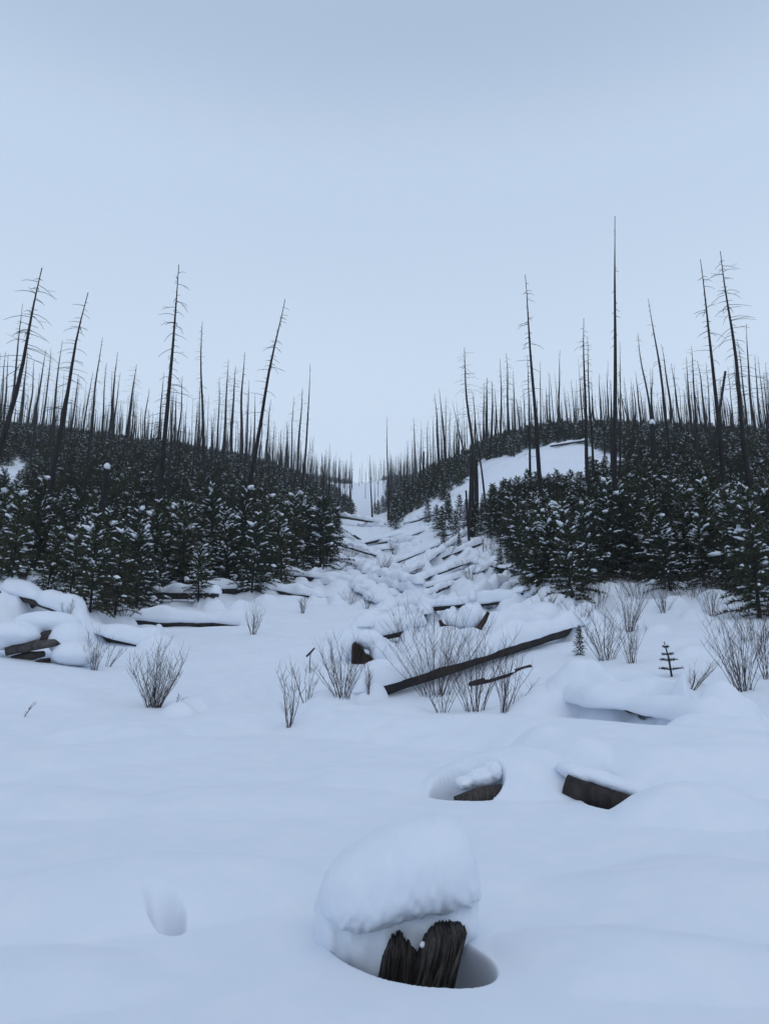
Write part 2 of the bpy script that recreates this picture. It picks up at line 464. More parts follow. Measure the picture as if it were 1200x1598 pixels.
fallen_log((580, 1088), (905, 990), 0.26, 0.50, 0.62, 'long dark fallen log with thick snow on top behind the bare shrubs', lift=(0.20, 0.34), taper=0.9, sides=14, sag=0.10, bury=(0.85, 1.0))
fallen_log((748, 1068), (815, 1048), 0.11, 0.18, 0.14, 'short dark log poking out below the long dark fallen log', bury=(0, 0.4), lift=0.06, snow_span=(0.2, 0.7))
fallen_log((668, 1030), (940, 938), 0.22, 0.85, 0.75, 'broad snow-buried log lying just behind the long dark log', bury=(0, 1), sag=1.20, lift=0.0)
fallen_log((560, 1000), (650, 985), 0.25, 0.45, 0.55, 'snow-covered log beside the brown rotten stump', sag=1.00, lift=0.1)
fallen_log((590, 968), (672, 945), 0.22, 0.36, 0.42, 'snow-covered log with dark hollow beneath left of curved roots', lift=0.22)
fallen_log((575, 985), (668, 962), 0.22, 0.40, 0.45, 'snow-covered log below dark gap in the middle of the gully', lift=0.15)
fallen_log((650, 913), (738, 880), 0.18, 0.50, 0.34, 'straight log with thin dark edge in mid gully right of centre', lift=0.30)
fallen_log((655, 928), (742, 902), 0.22, 0.42, 0.34, 'snow-capped log with dark underside just below another in mid gully', lift=0.30)
fallen_log((668, 934), (700, 920), 0.18, 0.26, 0.24, 'short snow-capped log stub wedged below the mid gully logs', lift=0.25)
fallen_log((612, 885), (684, 855), 0.16, 0.40, 0.30, 'thin dark log under snow on the right gully floor', lift=0.28)
fallen_log((634, 890), (676, 868), 0.20, 0.36, 0.34, 'short snow-covered log lying just under a longer thin log', lift=0.25)
fallen_log((519, 808), (596, 822), 0.30, 0.42, 0.55, 'snow-topped log lying across the top of the gully', lift=0.5)
fallen_log((522, 819), (562, 846), 0.18, 0.30, 0.22, 'dark log sloping down to the right in the upper gully', lift=0.3, snow_span=(0.05, 0.8))
fallen_log((522, 852), (584, 871), 0.16, 0.16, 0.14, 'slim bare log beside brown brush at left gully edge', lift=0.3)
fallen_log((566, 852), (622, 838), 0.24, 0.45, 0.4, 'dark-edged log under snow across the upper gully floor', lift=0.25)
fallen_log((432, 842), (471, 886), 0.24, 0.26, 0.22, 'dark log with snow stripe leaning out of the left thicket', lift=(0.9, 0.25))
fallen_log((5, 948), (66, 962), 0.34, 0.55, 0.5, 'dark log under a snow pillow at the left picture edge', lift=0.35, snow_span=(0.1, 0.95))
fallen_log((215, 938), (330, 940), 0.30, 0.42, 0.45, 'snow-covered log with dark gap below the left thicket', lift=0.40)
fallen_log((150, 962), (385, 972), 0.30, 0.55, 0.5, 'long low snow-covered log in front of the left thicket', sag=1.30, lift=-0.12)
fallen_log((320, 925), (430, 928), 0.28, 0.48, 0.48, 'snow-covered log near the small fir at left thicket edge', sag=0.80, lift=0.25)
fallen_log((420, 925), (500, 938), 0.26, 0.5, 0.45, 'snow-covered log at the foot of the left gully bank', sag=1.00, lift=0.2)
fallen_log((440, 900), (560, 915), 0.26, 0.5, 0.42, 'snow log below the leaning dark log in left gully bank', sag=1.00, lift=0.2)
fallen_log((135, 985), (240, 1010), 0.28, 0.62, 0.55, 'snow-buried log behind the two left shrubs', sag=1.1, lift=-0.02)
fallen_log((760, 1000), (870, 935), 0.26, 0.55, 0.55, 'snow-buried log between curved roots and right shrubs', sag=1.20, lift=0.1)
fallen_log((800, 950), (880, 925), 0.3, 0.6, 0.55, 'snow pillow log at the foot of the right thicket', sag=1.00, lift=0.2)
fallen_log((725, 905), (800, 870), 0.22, 0.45, 0.35, 'snow-covered log below the small lone fir on right bank', sag=0.90, lift=0.2)
fallen_log((535, 880), (600, 892), 0.22, 0.45, 0.40, 'snow-covered log on gully floor beside the brown brush', sag=1.20, lift=0.15)

fallen_log((905, 1082), (1112, 1122), 0.12, 0.60, 0.34, 'snow-buried log arching over two small hollows at right', sag=0.9, lift=(-0.12, -0.06), bury=(1.0, 1.0))
for px, py, w_, h_ in ((925, 1106, .9, .56), (965, 1117, .85, .44), (1066, 1134, .5, .40), (1135, 1148, .6, .35)):
    P = hit(px, py); features.append(('dome', P.x, P.y, w_, w_, 0, h_, 1.3))
fallen_log((862, 700), (914, 692), 0.22, 0.35, 0.3, 'pale snow-topped log along the upper rim of the right clearing', lift=0.5)
fallen_log((28, 930), (120, 962), 0.26, 0.5, 0.5, 'rounded snow-buried log climbing to the left thicket edge', sag=1.1, lift=0.1)
fallen_log((60, 912), (140, 945), 0.26, 0.45, 0.5, 'snow-buried log right under the left thicket', sag=0.8, lift=0.2)
for px, py, w_, h_ in ((960, 945, 1.0, .5), (985, 925, .9, .5), (1050, 950, 1.1, .55), (1085, 965, .9, .45), (1020, 985, .8, .25), (1120, 940, 1.2, .6), (1150, 985, .9, .3), (930, 985, .9, .35), (1075, 1020, .7, .22), (1030, 930, .8, .5)):
    P = hit(px, py); features.append(('dome', P.x, P.y, w_, w_ * .75, px * .1, h_, 0.9))
# many more, alike
k = 0; tries = 0
while k < 42 and tries < 4000:
    tries += 1
    px = random.uniform(380, 830); py = random.uniform(806, 960)
    if not inside(GUL, px, py): continue
    if 430 < px < 640 and py > 935: continue
    P = hit(px, py)
    right = px > 590
    slope = random.gauss(-0.42, 0.22) if right else random.gauss(0.18, 0.25)
    lp = random.uniform(1.6, 4.6) / mpp(P)
    a = (px, py); b = (px + lp, py + lp * slope * (0.75 if py < 860 else 1.0))
    if not inside(GUL, *b): continue
    r = random.uniform(0.11, 0.22)
    fallen_log(a, b, r, random.uniform(1.5, 3.0) * r, random.uniform(0.24, 0.5), 'snow-covered log strewn on the %s side of the %s gully, %s' % ('right' if right else 'left', 'upper' if py < 850 else 'middle' if py < 900 else 'lower', 'far from its centre line' if px > 700 or px < 500 else 'near its centre line'),
               'avalanche logs on the ' + ('right' if right else 'left') + ' side of the gully', lift=random.uniform(-0.16, 0.12), sag=random.choice([.32, .7, 1.1, 1.3, 1.4]), seed=500 + k)
    k += 1

# ------------------------------------------------------------------ snow ground: one sheet all around the camera
az_f = np.linspace(R(-37), R(37), 600)
az_c = np.linspace(R(37), R(360 - 37), 74)[1:-1]
AZ = np.concatenate([az_f, az_c])
DD = np.concatenate([np.exp(np.linspace(math.log(0.25), math.log(2.6), 24))[:-1],
                     np.exp(np.linspace(math.log(2.6), math.log(13), 600))[:-1],
                     np.exp(np.linspace(math.log(13), math.log(900), 640))])
aw = (AZ + math.pi) % (2 * math.pi) - math.pi
G_az, G_d = np.meshgrid(aw, DD)
Z0 = base_polar(G_az, G_d)
GX = G_d * np.sin(G_az); GY = G_d * np.cos(G_az)
Z = feat_eval(GX.ravel(), GY.ravel(), Z0.ravel().copy()).reshape(Z0.shape)
nr, nc = Z.shape
V = np.stack([GX, GY, Z], -1).reshape(-1, 3)
V = np.concatenate([V, [[0, 0, float(Z[0].mean())]]])
ii, jj = np.meshgrid(np.arange(nr - 1), np.arange(nc), indexing='ij')
j2 = (jj + 1) % nc
quads = np.stack([ii * nc + jj, ii * nc + j2, (ii + 1) * nc + j2, (ii + 1) * nc + jj], -1).reshape(-1, 4)[:, ::-1]
tris = np.array([[k, (k + 1) % nc, nr * nc] for k in range(nc)])[:, ::1]
gm = bpy.data.meshes.new('snow_ground')
nq, ntq = len(quads), len(tris)
gm.vertices.add(len(V)); gm.vertices.foreach_set('co', V.ravel())
gm.loops.add(nq * 4 + ntq * 3); gm.loops.foreach_set('vertex_index', np.concatenate([quads.ravel(), tris.ravel()[::1]]).astype(np.int32))
gm.polygons.add(nq + ntq)
gm.polygons.foreach_set('loop_start', np.concatenate([np.arange(nq) * 4, nq * 4 + np.arange(ntq) * 3]).astype(np.int32))
gm.polygons.foreach_set('use_smooth', np.ones(nq + ntq, bool))
gm.materials.append(SNOW); gm.update(); gm.validate()
tag(add('snow_ground', gm), kind='structure')

# visibility along each azimuth: running maximum of the ground's elevation
TE = (Z - CAM_H) / G_d
TEMAX = np.maximum.accumulate(TE, 0)
def visible_top(x, y, z, margin=0.0):
    az = math.atan2(x, y); d = math.hypot(x, y)
    if abs(az) > R(36): return False
    j = int(np.clip((az - az_f[0]) / (az_f[1] - az_f[0]), 0, len(az_f) - 1)); i = int(np.searchsorted(DD, d)) - 1
    return (z - CAM_H) / d > TEMAX[max(i, 0), j] - margin
def gz(x, y): return float(H([x], [y])[0])

# ------------------------------------------------------------------ snow lumps shaped from merged ellipsoids
def snow_blob(name, parts, parent, voxel=0.02, it=6, noise_amp=0.0):
    m = MB()
    for (c, rx, ry, rz, q) in parts:
        b = len(m.v); nu, nv = 20, 12
        for i in range(nv + 1):
            th = math.pi * i / nv
            for j in range(nu):
                p_ = 2 * math.pi * j / nu
                v = Vector((rx * math.sin(th) * math.cos(p_), ry * math.sin(th) * math.sin(p_), rz * math.cos(th)))
                m.v.append(Vector(c) + (q @ v if q else v))
        for i in range(nv):
            for j in range(nu):
                m.f.append((b + i * nu + j, b + (i + 1) * nu + j, b + (i + 1) * nu + (j + 1) % nu, b + i * nu + (j + 1) % nu))
    me = m.mesh(name, SNOW)
    o = add(name, me, parent)
    rm = o.modifiers.new('union', 'REMESH'); rm.mode = 'VOXEL'; rm.voxel_size = voxel; rm.use_smooth_shade = True
    s = o.modifiers.new('soften', 'SMOOTH'); s.factor = 0.5; s.iterations = it
    if noise_amp:
        t = bpy.data.textures.new(name + '_grain', 'CLOUDS'); t.noise_scale = 0.09; t.noise_depth = 3
        dm = o.modifiers.new('crumble', 'DISPLACE'); dm.texture = t; dm.strength = noise_amp; dm.mid_level = 0.5; dm.texture_coords = 'LOCAL'
    return o
def QE(x=0, y=0, z=0):
    return (Matrix.Rotation(R(z), 3, 'Z') @ Matrix.Rotation(R(y), 3, 'Y') @ Matrix.Rotation(R(x), 3, 'X')).to_quaternion()

# main stump in the foreground hollow
def jag_wood(name, mat_, base, top, r0, r1, jag, sides=44, rings=16, seed=1, flat=1.0, groove=0.12):
    rs = random.Random(seed); base = Vector(base); top = Vector(top)
    ax = (top - base); Ln = ax.length; ax.normalize()
    a = ax.cross(Vector((0, 1, 0))).normalized(); c = ax.cross(a).normalized()
    gr = [rs.uniform(-1, 1) for _ in range(sides)]
    vs = []; fs = []
    for i in range(rings + 1):
        t = i / rings
        for k in range(sides):
            an = 2 * math.pi * k / sides
            hgt = 1 + jag(an) + 0.05 * gr[(k * 3) % sides]
            r = (r0 + (r1 - r0) * t) * (1 + groove * gr[k] * (0.6 + 0.4 * math.sin(5 * t + k * .2)) + 0.10 * math.sin(3 * an + seed))
            vs.append(base + ax * (t * Ln * hgt) + a * (r * math.cos(an)) + c * (r * math.sin(an) * flat))
    nb = len(vs)
    for i in range(rings):
        for k in range(sides):
            fs.append((i * sides + k, i * sides + (k + 1) % sides, (i + 1) * sides + (k + 1) % sides, (i + 1) * sides + k))
    # broken, hollowed top
    for ring, (rr, dh) in enumerate(((0.72, -0.10), (0.4, -0.25))):
        for k in range(sides):
            an = 2 * math.pi * k / sides
            vs.append(base + ax * (Ln * (1 + jag(an) * 0.8 + dh + 0.06 * rs.uniform(-1, 1))) + a * (r1 * rr * math.cos(an)) + c * (r1 * rr * math.sin(an) * flat))
        lo = rings * sides if ring == 0 else nb
        hi = nb + ring * sides
        for k in range(sides):
            fs.append((lo + k, lo + (k + 1) % sides, hi + (k + 1) % sides, hi + k))
    fs.append(tuple(nb + sides + k for k in range(sides)))
    fs.append(tuple(reversed(range(sides))))
    return new_mesh(name, vs, fs, [mat_], None, False)

P = hit(660, 1500)
st = empty('broken_stump', P, 'dark splintered stump in a snow hollow under a huge tilted snow cap', 'stump')
def loc_px(px, py, dy=0.0):           # pixel -> local offset from the stump, in its own depth plane moved by dy
    Q = P + Vector((0, dy, 0)); return at_depth(px, py, Q) - P
u = mpp(P)
def interp(xs, ys, x): return float(np.interp(x, xs, ys))
def loft(name, mat_, x0, x1, top, bot, wfun, dy, nx=60, nk=28, ex=2.4, amp=0.0, rim=0.0):
    """body with the given upper and lower outline (photo rows by column) and half depth wfun(0..1), set dy metres back"""
    vs = []; fs = []
    for i in range(nx + 1):
        f = i / nx; f = 0.5 - 0.5 * math.cos(math.pi * f); px = x0 + (x1 - x0) * f
        zt = loc_px(px, interp(*top, px), dy); zb = loc_px(px, interp(*bot, px), dy)
        c = (zt + zb) / 2; hh = max((zt.z - zb.z) / 2, 0.002); w_ = wfun(f)
        for k in range(nk):
            an = 2 * math.pi * k / nk; ca, sa = math.cos(an), math.sin(an)
            y_ = w_ * math.copysign(abs(ca) ** (2 / ex), ca); z_ = hh * math.copysign(abs(sa) ** (2 / ex), sa)
            rim_ = rim * float(vnoise(np.array([px * .13]), np.array([an * 5.0]), 41)[0]) * min(1, max(0, -sa * 1.6 + .1)) if rim else 0
            n_ = rim_ + amp * float(vnoise(np.array([px * .06 + 9]), np.array([an * 3.1]), 31)[0])
            vs.append(Vector((c.x, c.y + y_ * (1 + n_), c.z + z_ * (1 + n_))))
    for i in range(nx):
        for k in range(nk):
            fs.append((i * nk + k, i * nk + (k + 1) % nk, (i + 1) * nk + (k + 1) % nk, (i + 1) * nk + k))
    fs.append(tuple(reversed(range(nk)))); fs.append(tuple(nx * nk + k for k in range(nk)))
    return new_mesh(name, vs, fs, [mat_])
round_ = lambda wd, p=0.5: (lambda f: max(0.01, wd * (max(0.0, 1 - (2 * f - 1) ** 2)) ** p))
cap = add('snow_cap', loft('snow_cap', SNOW, 496, 751,
    ([496, 503, 515, 535, 560, 590, 620, 650, 680, 700, 715, 728, 736, 742, 747, 751], [1398, 1372, 1352, 1333, 1315, 1299, 1285, 1277, 1273, 1274, 1279, 1292, 1311, 1340, 1372, 1394]),
    ([496, 503, 515, 535, 560, 590, 640, 700, 735, 751], [1400, 1416, 1428, 1440, 1443, 1436, 1422, 1412, 1408, 1396]), round_(0.44, 0.42), 0.42, 110, 56, 2.5, 0.012, 0.045), st)
t = bpy.data.textures.new('snow_crumble', 'CLOUDS'); t.noise_scale = 0.12; t.noise_depth = 4
cap.modifiers.new('fine', 'SUBSURF').render_levels = 1
dm = cap.modifiers.new('crumble', 'DISPLACE'); dm.texture = t; dm.strength = 0.010; dm.mid_level = 0.5; dm.texture_coords = 'LOCAL'
pil = add('snow_pillar', loft('snow_pillar', SNOW, 492, 744, ([492, 744], [1395, 1380]),
    ([492, 530, 570, 600, 640, 660, 690, 744], [1470, 1500, 1525, 1520, 1505, 1498, 1480, 1455]), round_(0.36, 0.4), 0.46, 50, 28, 2.6, 0.12), st)
pil.modifiers.new('fine', 'SUBSURF').render_levels = 1
dm = pil.modifiers.new('crumble', 'DISPLACE'); dm.texture = t; dm.strength = 0.05; dm.mid_level = 0.5; dm.texture_coords = 'LOCAL'
def split_wood(name, mat_, tops, x0b, x1b, yb, seed, bulge, dy, notch=None, ns=190, nt_=40, amp=0.030):
    """a slab of split, charred wood: jagged upper outline, long grain ridges, rounded front and back"""
    rs = random.Random(seed); vs = []; fs = []
    xs = [p[0] for p in tops]; ys = [p[1] for p in tops]
    for side_ in (-1, 1):
        for i in range(ns + 1):
            f = i / ns; tx = xs[0] + (xs[-1] - xs[0]) * f
            ty = interp(xs, ys, tx) + 5 * float(vnoise(np.array([f * 6.3]), np.array([seed * 3.3]), seed)[0]) + 3 * float(vnoise(np.array([f * 31.0]), np.array([seed * 1.3]), seed)[0]) + 1.5 * float(vnoise(np.array([f * 83.0]), np.array([seed * 1.7]), seed)[0])
            bx = x0b + (x1b - x0b) * f
            N_ = lambda fr, o_: float(vnoise(np.array([f * fr + seed]), np.array([o_]), seed + 2)[0])
            g = 0.9 * N_(6.0, .5) + 0.6 * N_(19.0, 2.5) + 0.45 * N_(53.0, 4.5) + 0.3 * N_(120.0, 6.5)
            for j in range(nt_ + 1):
                q = j / nt_
                px = bx + (tx - bx) * q; py = yb + (ty - yb) * q
                p = loc_px(px, py, dy)
                g2 = g + 0.5 * float(vnoise(np.array([f * 26.0]), np.array([q * 3.5]), seed + 5)[0]) + 0.25 * float(vnoise(np.array([f * 70.0]), np.array([q * 9.0]), seed + 6)[0])
                dep = bulge * (max(0.0, 1 - (2 * f - 1) ** 2)) ** 0.5 + (amp * g2 if side_ < 0 else 0)
                if side_ < 0 and q > 0.86: dep *= 1 - 2.2 * (q - 0.86)
                vs.append(Vector((p.x, p.y + side_ * dep, p.z)))
    n1 = (ns + 1) * (nt_ + 1); W = nt_ + 1
    for s_ in range(2):
        o_ = s_ * n1
        for i in range(ns):
            for j in range(nt_):
                q = (o_ + i * W + j, o_ + (i + 1) * W + j, o_ + (i + 1) * W + j + 1, o_ + i * W + j + 1)
                fs.append(q if s_ == 0 else q[::-1])
    for i in range(ns):
        fs.append((i * W + nt_, (i + 1) * W + nt_, n1 + (i + 1) * W + nt_, n1 + i * W + nt_))
    for j in range(nt_):
        fs.append((j, j + 1, n1 + j + 1, n1 + j)); fs.append((ns * W + j + 1, ns * W + j, n1 + ns * W + j, n1 + ns * W + j + 1))
    return new_mesh(name, vs, fs, [mat_], None, False)
add('split_half', split_wood('split_half', CHAR, [(596, 1500), (604, 1482), (612, 1468), (624, 1464), (632, 1472), (640, 1478), (648, 1492), (656, 1500)], 575, 655, 1600, 3, 0.13, 0.03), st)
add('heartwood', split_wood('heartwood', CHAR, [(646, 1500), (655, 1490), (664, 1470), (672, 1458), (684, 1450), (700, 1445), (716, 1444), (726, 1449), (729, 1458)], 608, 694, 1604, 12, 0.17, -0.02), st)
for i, (x0, y0, x1, y1, wd) in enumerate([(688, 1565, 724, 1466, 3.0), (679, 1560, 713, 1474, 2.2), (667, 1555, 700, 1478, 2.4), (697, 1548, 716, 1498, 1.6)]):
    mb = MB(); A_ = loc_px(x0, y0, -0.16); B_ = loc_px(x1, y1, -0.15)
    md = (A_ + B_) / 2 + Vector((random.uniform(-.012, .012), -0.025, 0))
    mb.tube([A_, md, B_], [wd * u, wd * u * 1.1, wd * u * 0.4], 6, True, None, 0.3)
    add('splinter', mb.mesh('splinter', GREYW if i % 2 else CHAR, False), st)
mb = MB(); mb.blob(loc_px(660, 1476, -0.02), 8 * u, 8 * u, 7 * u); o = add('snow_clump', mb.mesh('snow_clump', SNOW), st); o.modifiers.new('round', 'SUBSURF').render_levels = 2

# hollow with the buried log end, and hollow under the snow ridge
P = hit(740, 1245)
o = empty('buried_log', P, 'dark log end in a round hollow under a broken lump of snow', 'log')
u = mpp(P)
mb = MB(); mb.tube([loc_px(712, 1256, -0.05), loc_px(748, 1244, 0.0), loc_px(784, 1240, 0.05)], [0.11, 0.13, 0.13], 12, True, None, 0.1); add('trunk', mb.mesh('trunk', CHAR), o)
snow_blob('snow_lump', [(loc_px(750, 1214, 0.46), 0.24, 0.30, 0.14, QE(0, -14, 0)), (loc_px(768, 1204, 0.50), 0.14, 0.3, 0.15, None), (loc_px(724, 1222, 0.38), 0.13, 0.24, 0.09, None)], o, 0.016, 4, 0.05)
P = hit(938, 1256)
o = empty('buried_log', P, 'dark log side showing in a slanting hollow below a snow ridge', 'log')
mb = MB(); mb.tube([loc_px(882, 1226, 0.45), loc_px(942, 1248, 0.22), loc_px(1010, 1278, 0.0)], [0.15, 0.17, 0.17], 14, True, None, 0.06); add('trunk', mb.mesh('trunk', LOGW), o)
snow_blob('snow_slab', [(loc_px(905, 1210, 0.72), 0.34, 0.40, 0.13, QE(0, 22, 0)), (loc_px(945, 1220, 0.58), 0.46, 0.42, 0.13, QE(0, 20, 0)), (loc_px(1000, 1236, 0.55), 0.45, 0.45, 0.15, QE(0, 14, 0))], o, 0.02, 6, 0.02)

# brown stump, curved roots, log pile at the left
P = hit(566, 1034, True)
o = empty('rotten_stump', P, 'small brown rotten stump under a snow hood in mid scene', 'stump'); u = mpp(P)
add('wood', split_wood('wood', BROWNW, [(549, 1012), (553, 1003), (558, 1006), (564, 1008), (570, 1013), (575, 1022), (582, 1031)], 548, 584, 1046, 21, 0.22, -0.1, None, 60, 16, 0.10), o)
snow_blob('snow_hood', [(loc_px(574, 998, 0.35), 0.62, 0.45, 0.38, None), (loc_px(590, 1018, 0.2), 0.34, 0.4, 0.55, None), (loc_px(548, 1010, 0.5), 0.4, 0.3, 0.5, None)], o, 0.05, 6, 0.04)
P = hit(722, 990, True)
o = empty('curved_root', P, 'brown upcurved root ends cradling a large ball of snow', 'root'); u = mpp(P)
def arc(pts, rads, name, dy=0.0):
    mb = MB(); mb.tube([loc_px(a, b, dy) for a, b in pts], [q * u for q in rads], 9, True, None, 0.12); add(name, mb.mesh(name, BROWNW), o)
arc([(686, 968), (690, 976), (700, 982), (712, 985), (722, 990)], [2.6, 4.2, 4.6, 4.2, 3.5], 'left_prong' if False else 'root_prong', -0.2)
arc([(726, 984), (736, 986), (748, 980), (755, 969), (762, 955)], [3.2, 4.4, 4.6, 4.0, 2.6], 'root_prong', -0.25)
snow_blob('snow_ball', [(loc_px(733, 962, 0.2), 0.52, 0.5, 0.52, None), (loc_px(710, 970, 0.2), 0.42, 0.4, 0.34, None), (loc_px(722, 992, -0.25), 0.30, 0.3, 0.22, None), (loc_px(690, 990, 0.1), 0.4, 0.3, 0.3, None), (loc_px(755, 990, 0.1), 0.5, 0.4, 0.3, None)], o, 0.05, 6, 0.04)

P = hit(55, 1030, True)
for i, (a, b, ya, yb, r, lab, m_) in enumerate([((10, 1016), (98, 1002), -.3, -.1, .17, 'weathered grey log on top of the dark pile at left', GREYW),
        ((45, 1004), (92, 985), .1, .3, .17, 'upper charred log of the pile at left, under the snow', CHAR),
        ((20, 1030), (70, 1020), -.1, .0, .15, 'lower dark log tucked inside the pile at left', CHAR),
        ((50, 1040), (80, 1030), -.35, -.1, .12, 'short brown log end at the bottom of the left pile', BROWNW)]):
    A_ = at_depth(*a, P + Vector((0, ya, 0))); B_ = at_depth(*b, P + Vector((0, yb, 0)))
    mb = MB(); mb.tube([Vector((0, 0, 0)), (B_ - A_) * 0.5 + Vector((0, 0, .02)), B_ - A_], [r * .8, r, r * .6], 11, True, None, 0.22)
    o = add('piled_log', mb.mesh('piled_log', m_), None, A_); tag(o, lab, 'log', 'logs of the dark pile at left')
    if i == 0: pile = o
blobs = empty('snow_pillow', P, 'big soft snow pillow lying over the dark log pile at left', 'snow pillow')
snow_blob('snow_mass', [(loc_px(20, 990, 0.1), 0.95, 0.8, 0.38, QE(0, 4, 0)), (loc_px(75, 972, 0.8), 1.1, 0.8, 0.38, None), (loc_px(110, 1000, 0.5), 0.7, 0.7, 0.55, None), (loc_px(118, 1022, 0.0), 0.75, 0.6, 0.36, None),
                        (loc_px(5, 1000, 0.0), 0.6, 0.6, 0.3, None)], blobs, 0.05, 6, 0.03)

# ------------------------------------------------------------------ young conifers
def conifer_variant(seed, h=3.2, spread=0.27, snowy=0.5):
    rs = random.Random(seed); random.seed(seed)
    tr = MB(); cr = MB(); sn = MB()
    asym = rs.uniform(0, 6.28); lean = Vector((rs.uniform(-.03, .03), rs.uniform(-.03, .03), 1))
    tr.tube([lean * (h * t) for t in (-0.06, 0, 0.35, 0.7, 1)], [.05, .045, .033, .018, .004], 6)
    z = 0.03 * h + rs.uniform(0, .08)
    while z < h * 0.98:
        t = z / h
        nb = rs.randint(5, 7) if t < 0.85 else rs.randint(3, 5)
        R0 = h * spread * (1 - t) ** 0.75 * (0.8 + 0.2 * min(1, t * 5)) + 0.08
        a0 = rs.uniform(0, 6.28)
        for k in range(nb):
            an = a0 + 6.283 * k / nb + rs.uniform(-.3, .3)
            ln = R0 * rs.uniform(0.55, 1.25) * (1 + .22 * math.cos(an - asym))
            rise = rs.uniform(0.05, 0.4) + 0.5 * t
            d = Vector((math.cos(an), math.sin(an), 0)); o_ = lean * z
            sidev = Vector((-d.y, d.x, 0))
            tip = lambda s: o_ + d * (ln * s) + Vector((0, 0, 1)) * (ln * (rise * s - 0.42 * s * s * (1.1 - t)))
            cr.tube([tip(0), tip(0.55), tip(1)], [.012, .008, .003], 3, False)
            ncl = max(3, int(ln / 0.085))
            for c in range(ncl):
                s = 0.22 + 0.80 * (c + rs.random() * .6) / ncl
                pb = tip(min(s, 1.02)); wl = rs.uniform(0.09, 0.15) * (1.15 - 0.35 * s)
                for q in range(7):
                    ph = rs.uniform(0, 6.28); rad_ = sidev * math.cos(ph) + Vector((0, 0, 1)) * math.sin(ph)
                    v = (d * rs.uniform(0.35, 1.0) + rad_ * rs.uniform(.5, 1.0) + Vector((0, 0, .1))).normalized() * wl
                    wv = v.cross(rad_ + d * .3).normalized() * 0.019
                    cr.tri(pb - wv, pb + wv, pb + v)
            if rs.random() < snowy * (1.05 - 0.45 * t):
                for c in range(rs.randint(2, 4)):
                    s = rs.uniform(0.3, 1.0); L_ = rs.uniform(0.03, 0.10); tl = (tip(min(s + .05, 1)) - tip(s - .05)).normalized()
                    q = Vector((1, 0, 0)).rotation_difference(tl)
                    big = rs.random() < 0.06
                    k2 = rs.uniform(1.6, 2.6) if big else 1
                    sn.blob(tip(s) + Vector((0, 0, .035)), L_ * k2, 0.032 * k2 * rs.uniform(.7, 1.5), 0.028 * k2 * rs.uniform(.7, 1.5), q, 0.35)
        z += rs.uniform(0.11, 0.19) * (1.05 - 0.35 * t)
    for q in range(8):
        a = rs.uniform(0, 6.28); pb = lean * (h * rs.uniform(.9, 1)); v = Vector((math.cos(a) * .4, math.sin(a) * .4, 1)).normalized() * .12
        cr.tri(pb - Vector((.01, 0, 0)), pb + Vector((.01, 0, 0)), pb + v)
    if rs.random() < 0.6: sn.blob(lean * (h * .97), .05, .05, .06)
    return tr.mesh('trunk', SNAGB), cr.mesh('crown', NEEDLE, False), sn.mesh('snow', SNOW)
NV = 10
CV = [conifer_variant(100 + i, 3.2, (0.29, 0.25, 0.31, 0.27, 0.23, 0.30, 0.26, 0.31, 0.28, 0.33)[i], (0.50, 0.40, 0.62, 0.34, 0.48, 0.80, 0.30, 0.14, 0.20, 0.10)[i]) for i in range(NV)]
proto_parts = [None] * NV
def young_conifer(x, y, z, h, rz, v, label, group=None, wide=1.0):
    o = empty('young_conifer', (x, y, z - 0.05), label, 'conifer', group)
    s = h / 3.2
    o.scale = (s * wide, s * wide, s); o.rotation_euler = (random.gauss(0, .04), random.gauss(0, .04), rz)
    parts = [add(nm, CV[v][i], o) for i, nm in enumerate(('trunk', 'crown', 'snow'))]
    parts[2]['kind'] = 'stuff'
    if proto_parts[v] is None: proto_parts[v] = parts
    return o
def conifer_px(px, py, hpx, label, v=None, group=None, wide=1.0):
    Pq = hit(px, py, True)
    return young_conifer(Pq.x, Pq.y, Pq.z, hpx * mpp(Pq), random.uniform(0, 6.28), random.randrange(7) if v is None else v, label, group, wide)
LABL = 'young snow-flecked conifer in the dense thicket on the left slope'
LABR = 'young snow-flecked conifer in the dense thicket on the right slope'
edge = [(310, 937, 92, 'small snow-laden fir standing alone in front of the left thicket', 5, 1.1), (500, 896, 128, 'tall conifer at the right tip of the left thicket', 0, 1.15),
        (1185, 965, 215, 'tall near conifer cut by the right picture edge', 4, 1.1), (780, 897, 44, 'small lone fir on the snowy right gully bank', 1, 1.1), (843, 935, 120, 'conifer at the lower left corner of the right thicket', 3, 1.1),
        (905, 1022, 48, 'tiny dark conifer at the upper end of the long dark log', 6, .9), (440, 912, 115, 'conifer beside the leaning dark log in the left thicket', 2, 1.1), (180, 958, 140, 'brownish front conifer at the lower edge of left thicket', 3, 1.1),
        (892, 942, 155, 'dark conifer behind the shrub at the right thicket edge', 0, 1.1), (1045, 922, 125, 'conifer standing behind the snow mounds at right', 2, 1.1), (478, 885, 100, 'second conifer from the right tip of the left thicket', 1, 1.1)]
for px, py, hp, lab, v, wd in edge: conifer_px(px, py, hp, lab, v, None, wd)
def zone_px(px, py, f):
    if f == 'L': hz_ = 'beyond the picture edge side' if px < 60 else 'left of the capped charred trunk' if px < 160 else 'below the tallest left dead tree' if px < 300 else 'around the strongly leaning dead tree' if px < 440 else 'at the gully end'
    else: hz_ = 'next to the gully' if px < 760 else 'below the snowy clearing' if px < 900 else 'around the tallest dead tree' if px < 1010 else 'behind the thick snow-topped trunk' if px < 1090 else 'by the right picture edge'
    hz_ = hz_.replace('beyond the picture edge side', 'by the left picture edge')
    side_ = 'left' if f == 'L' else 'right'
    return 'young snow-flecked conifer in the %s thicket, %s row, %s' % (side_, 'front' if py > 880 else 'middle' if py > 820 else 'upper', hz_)
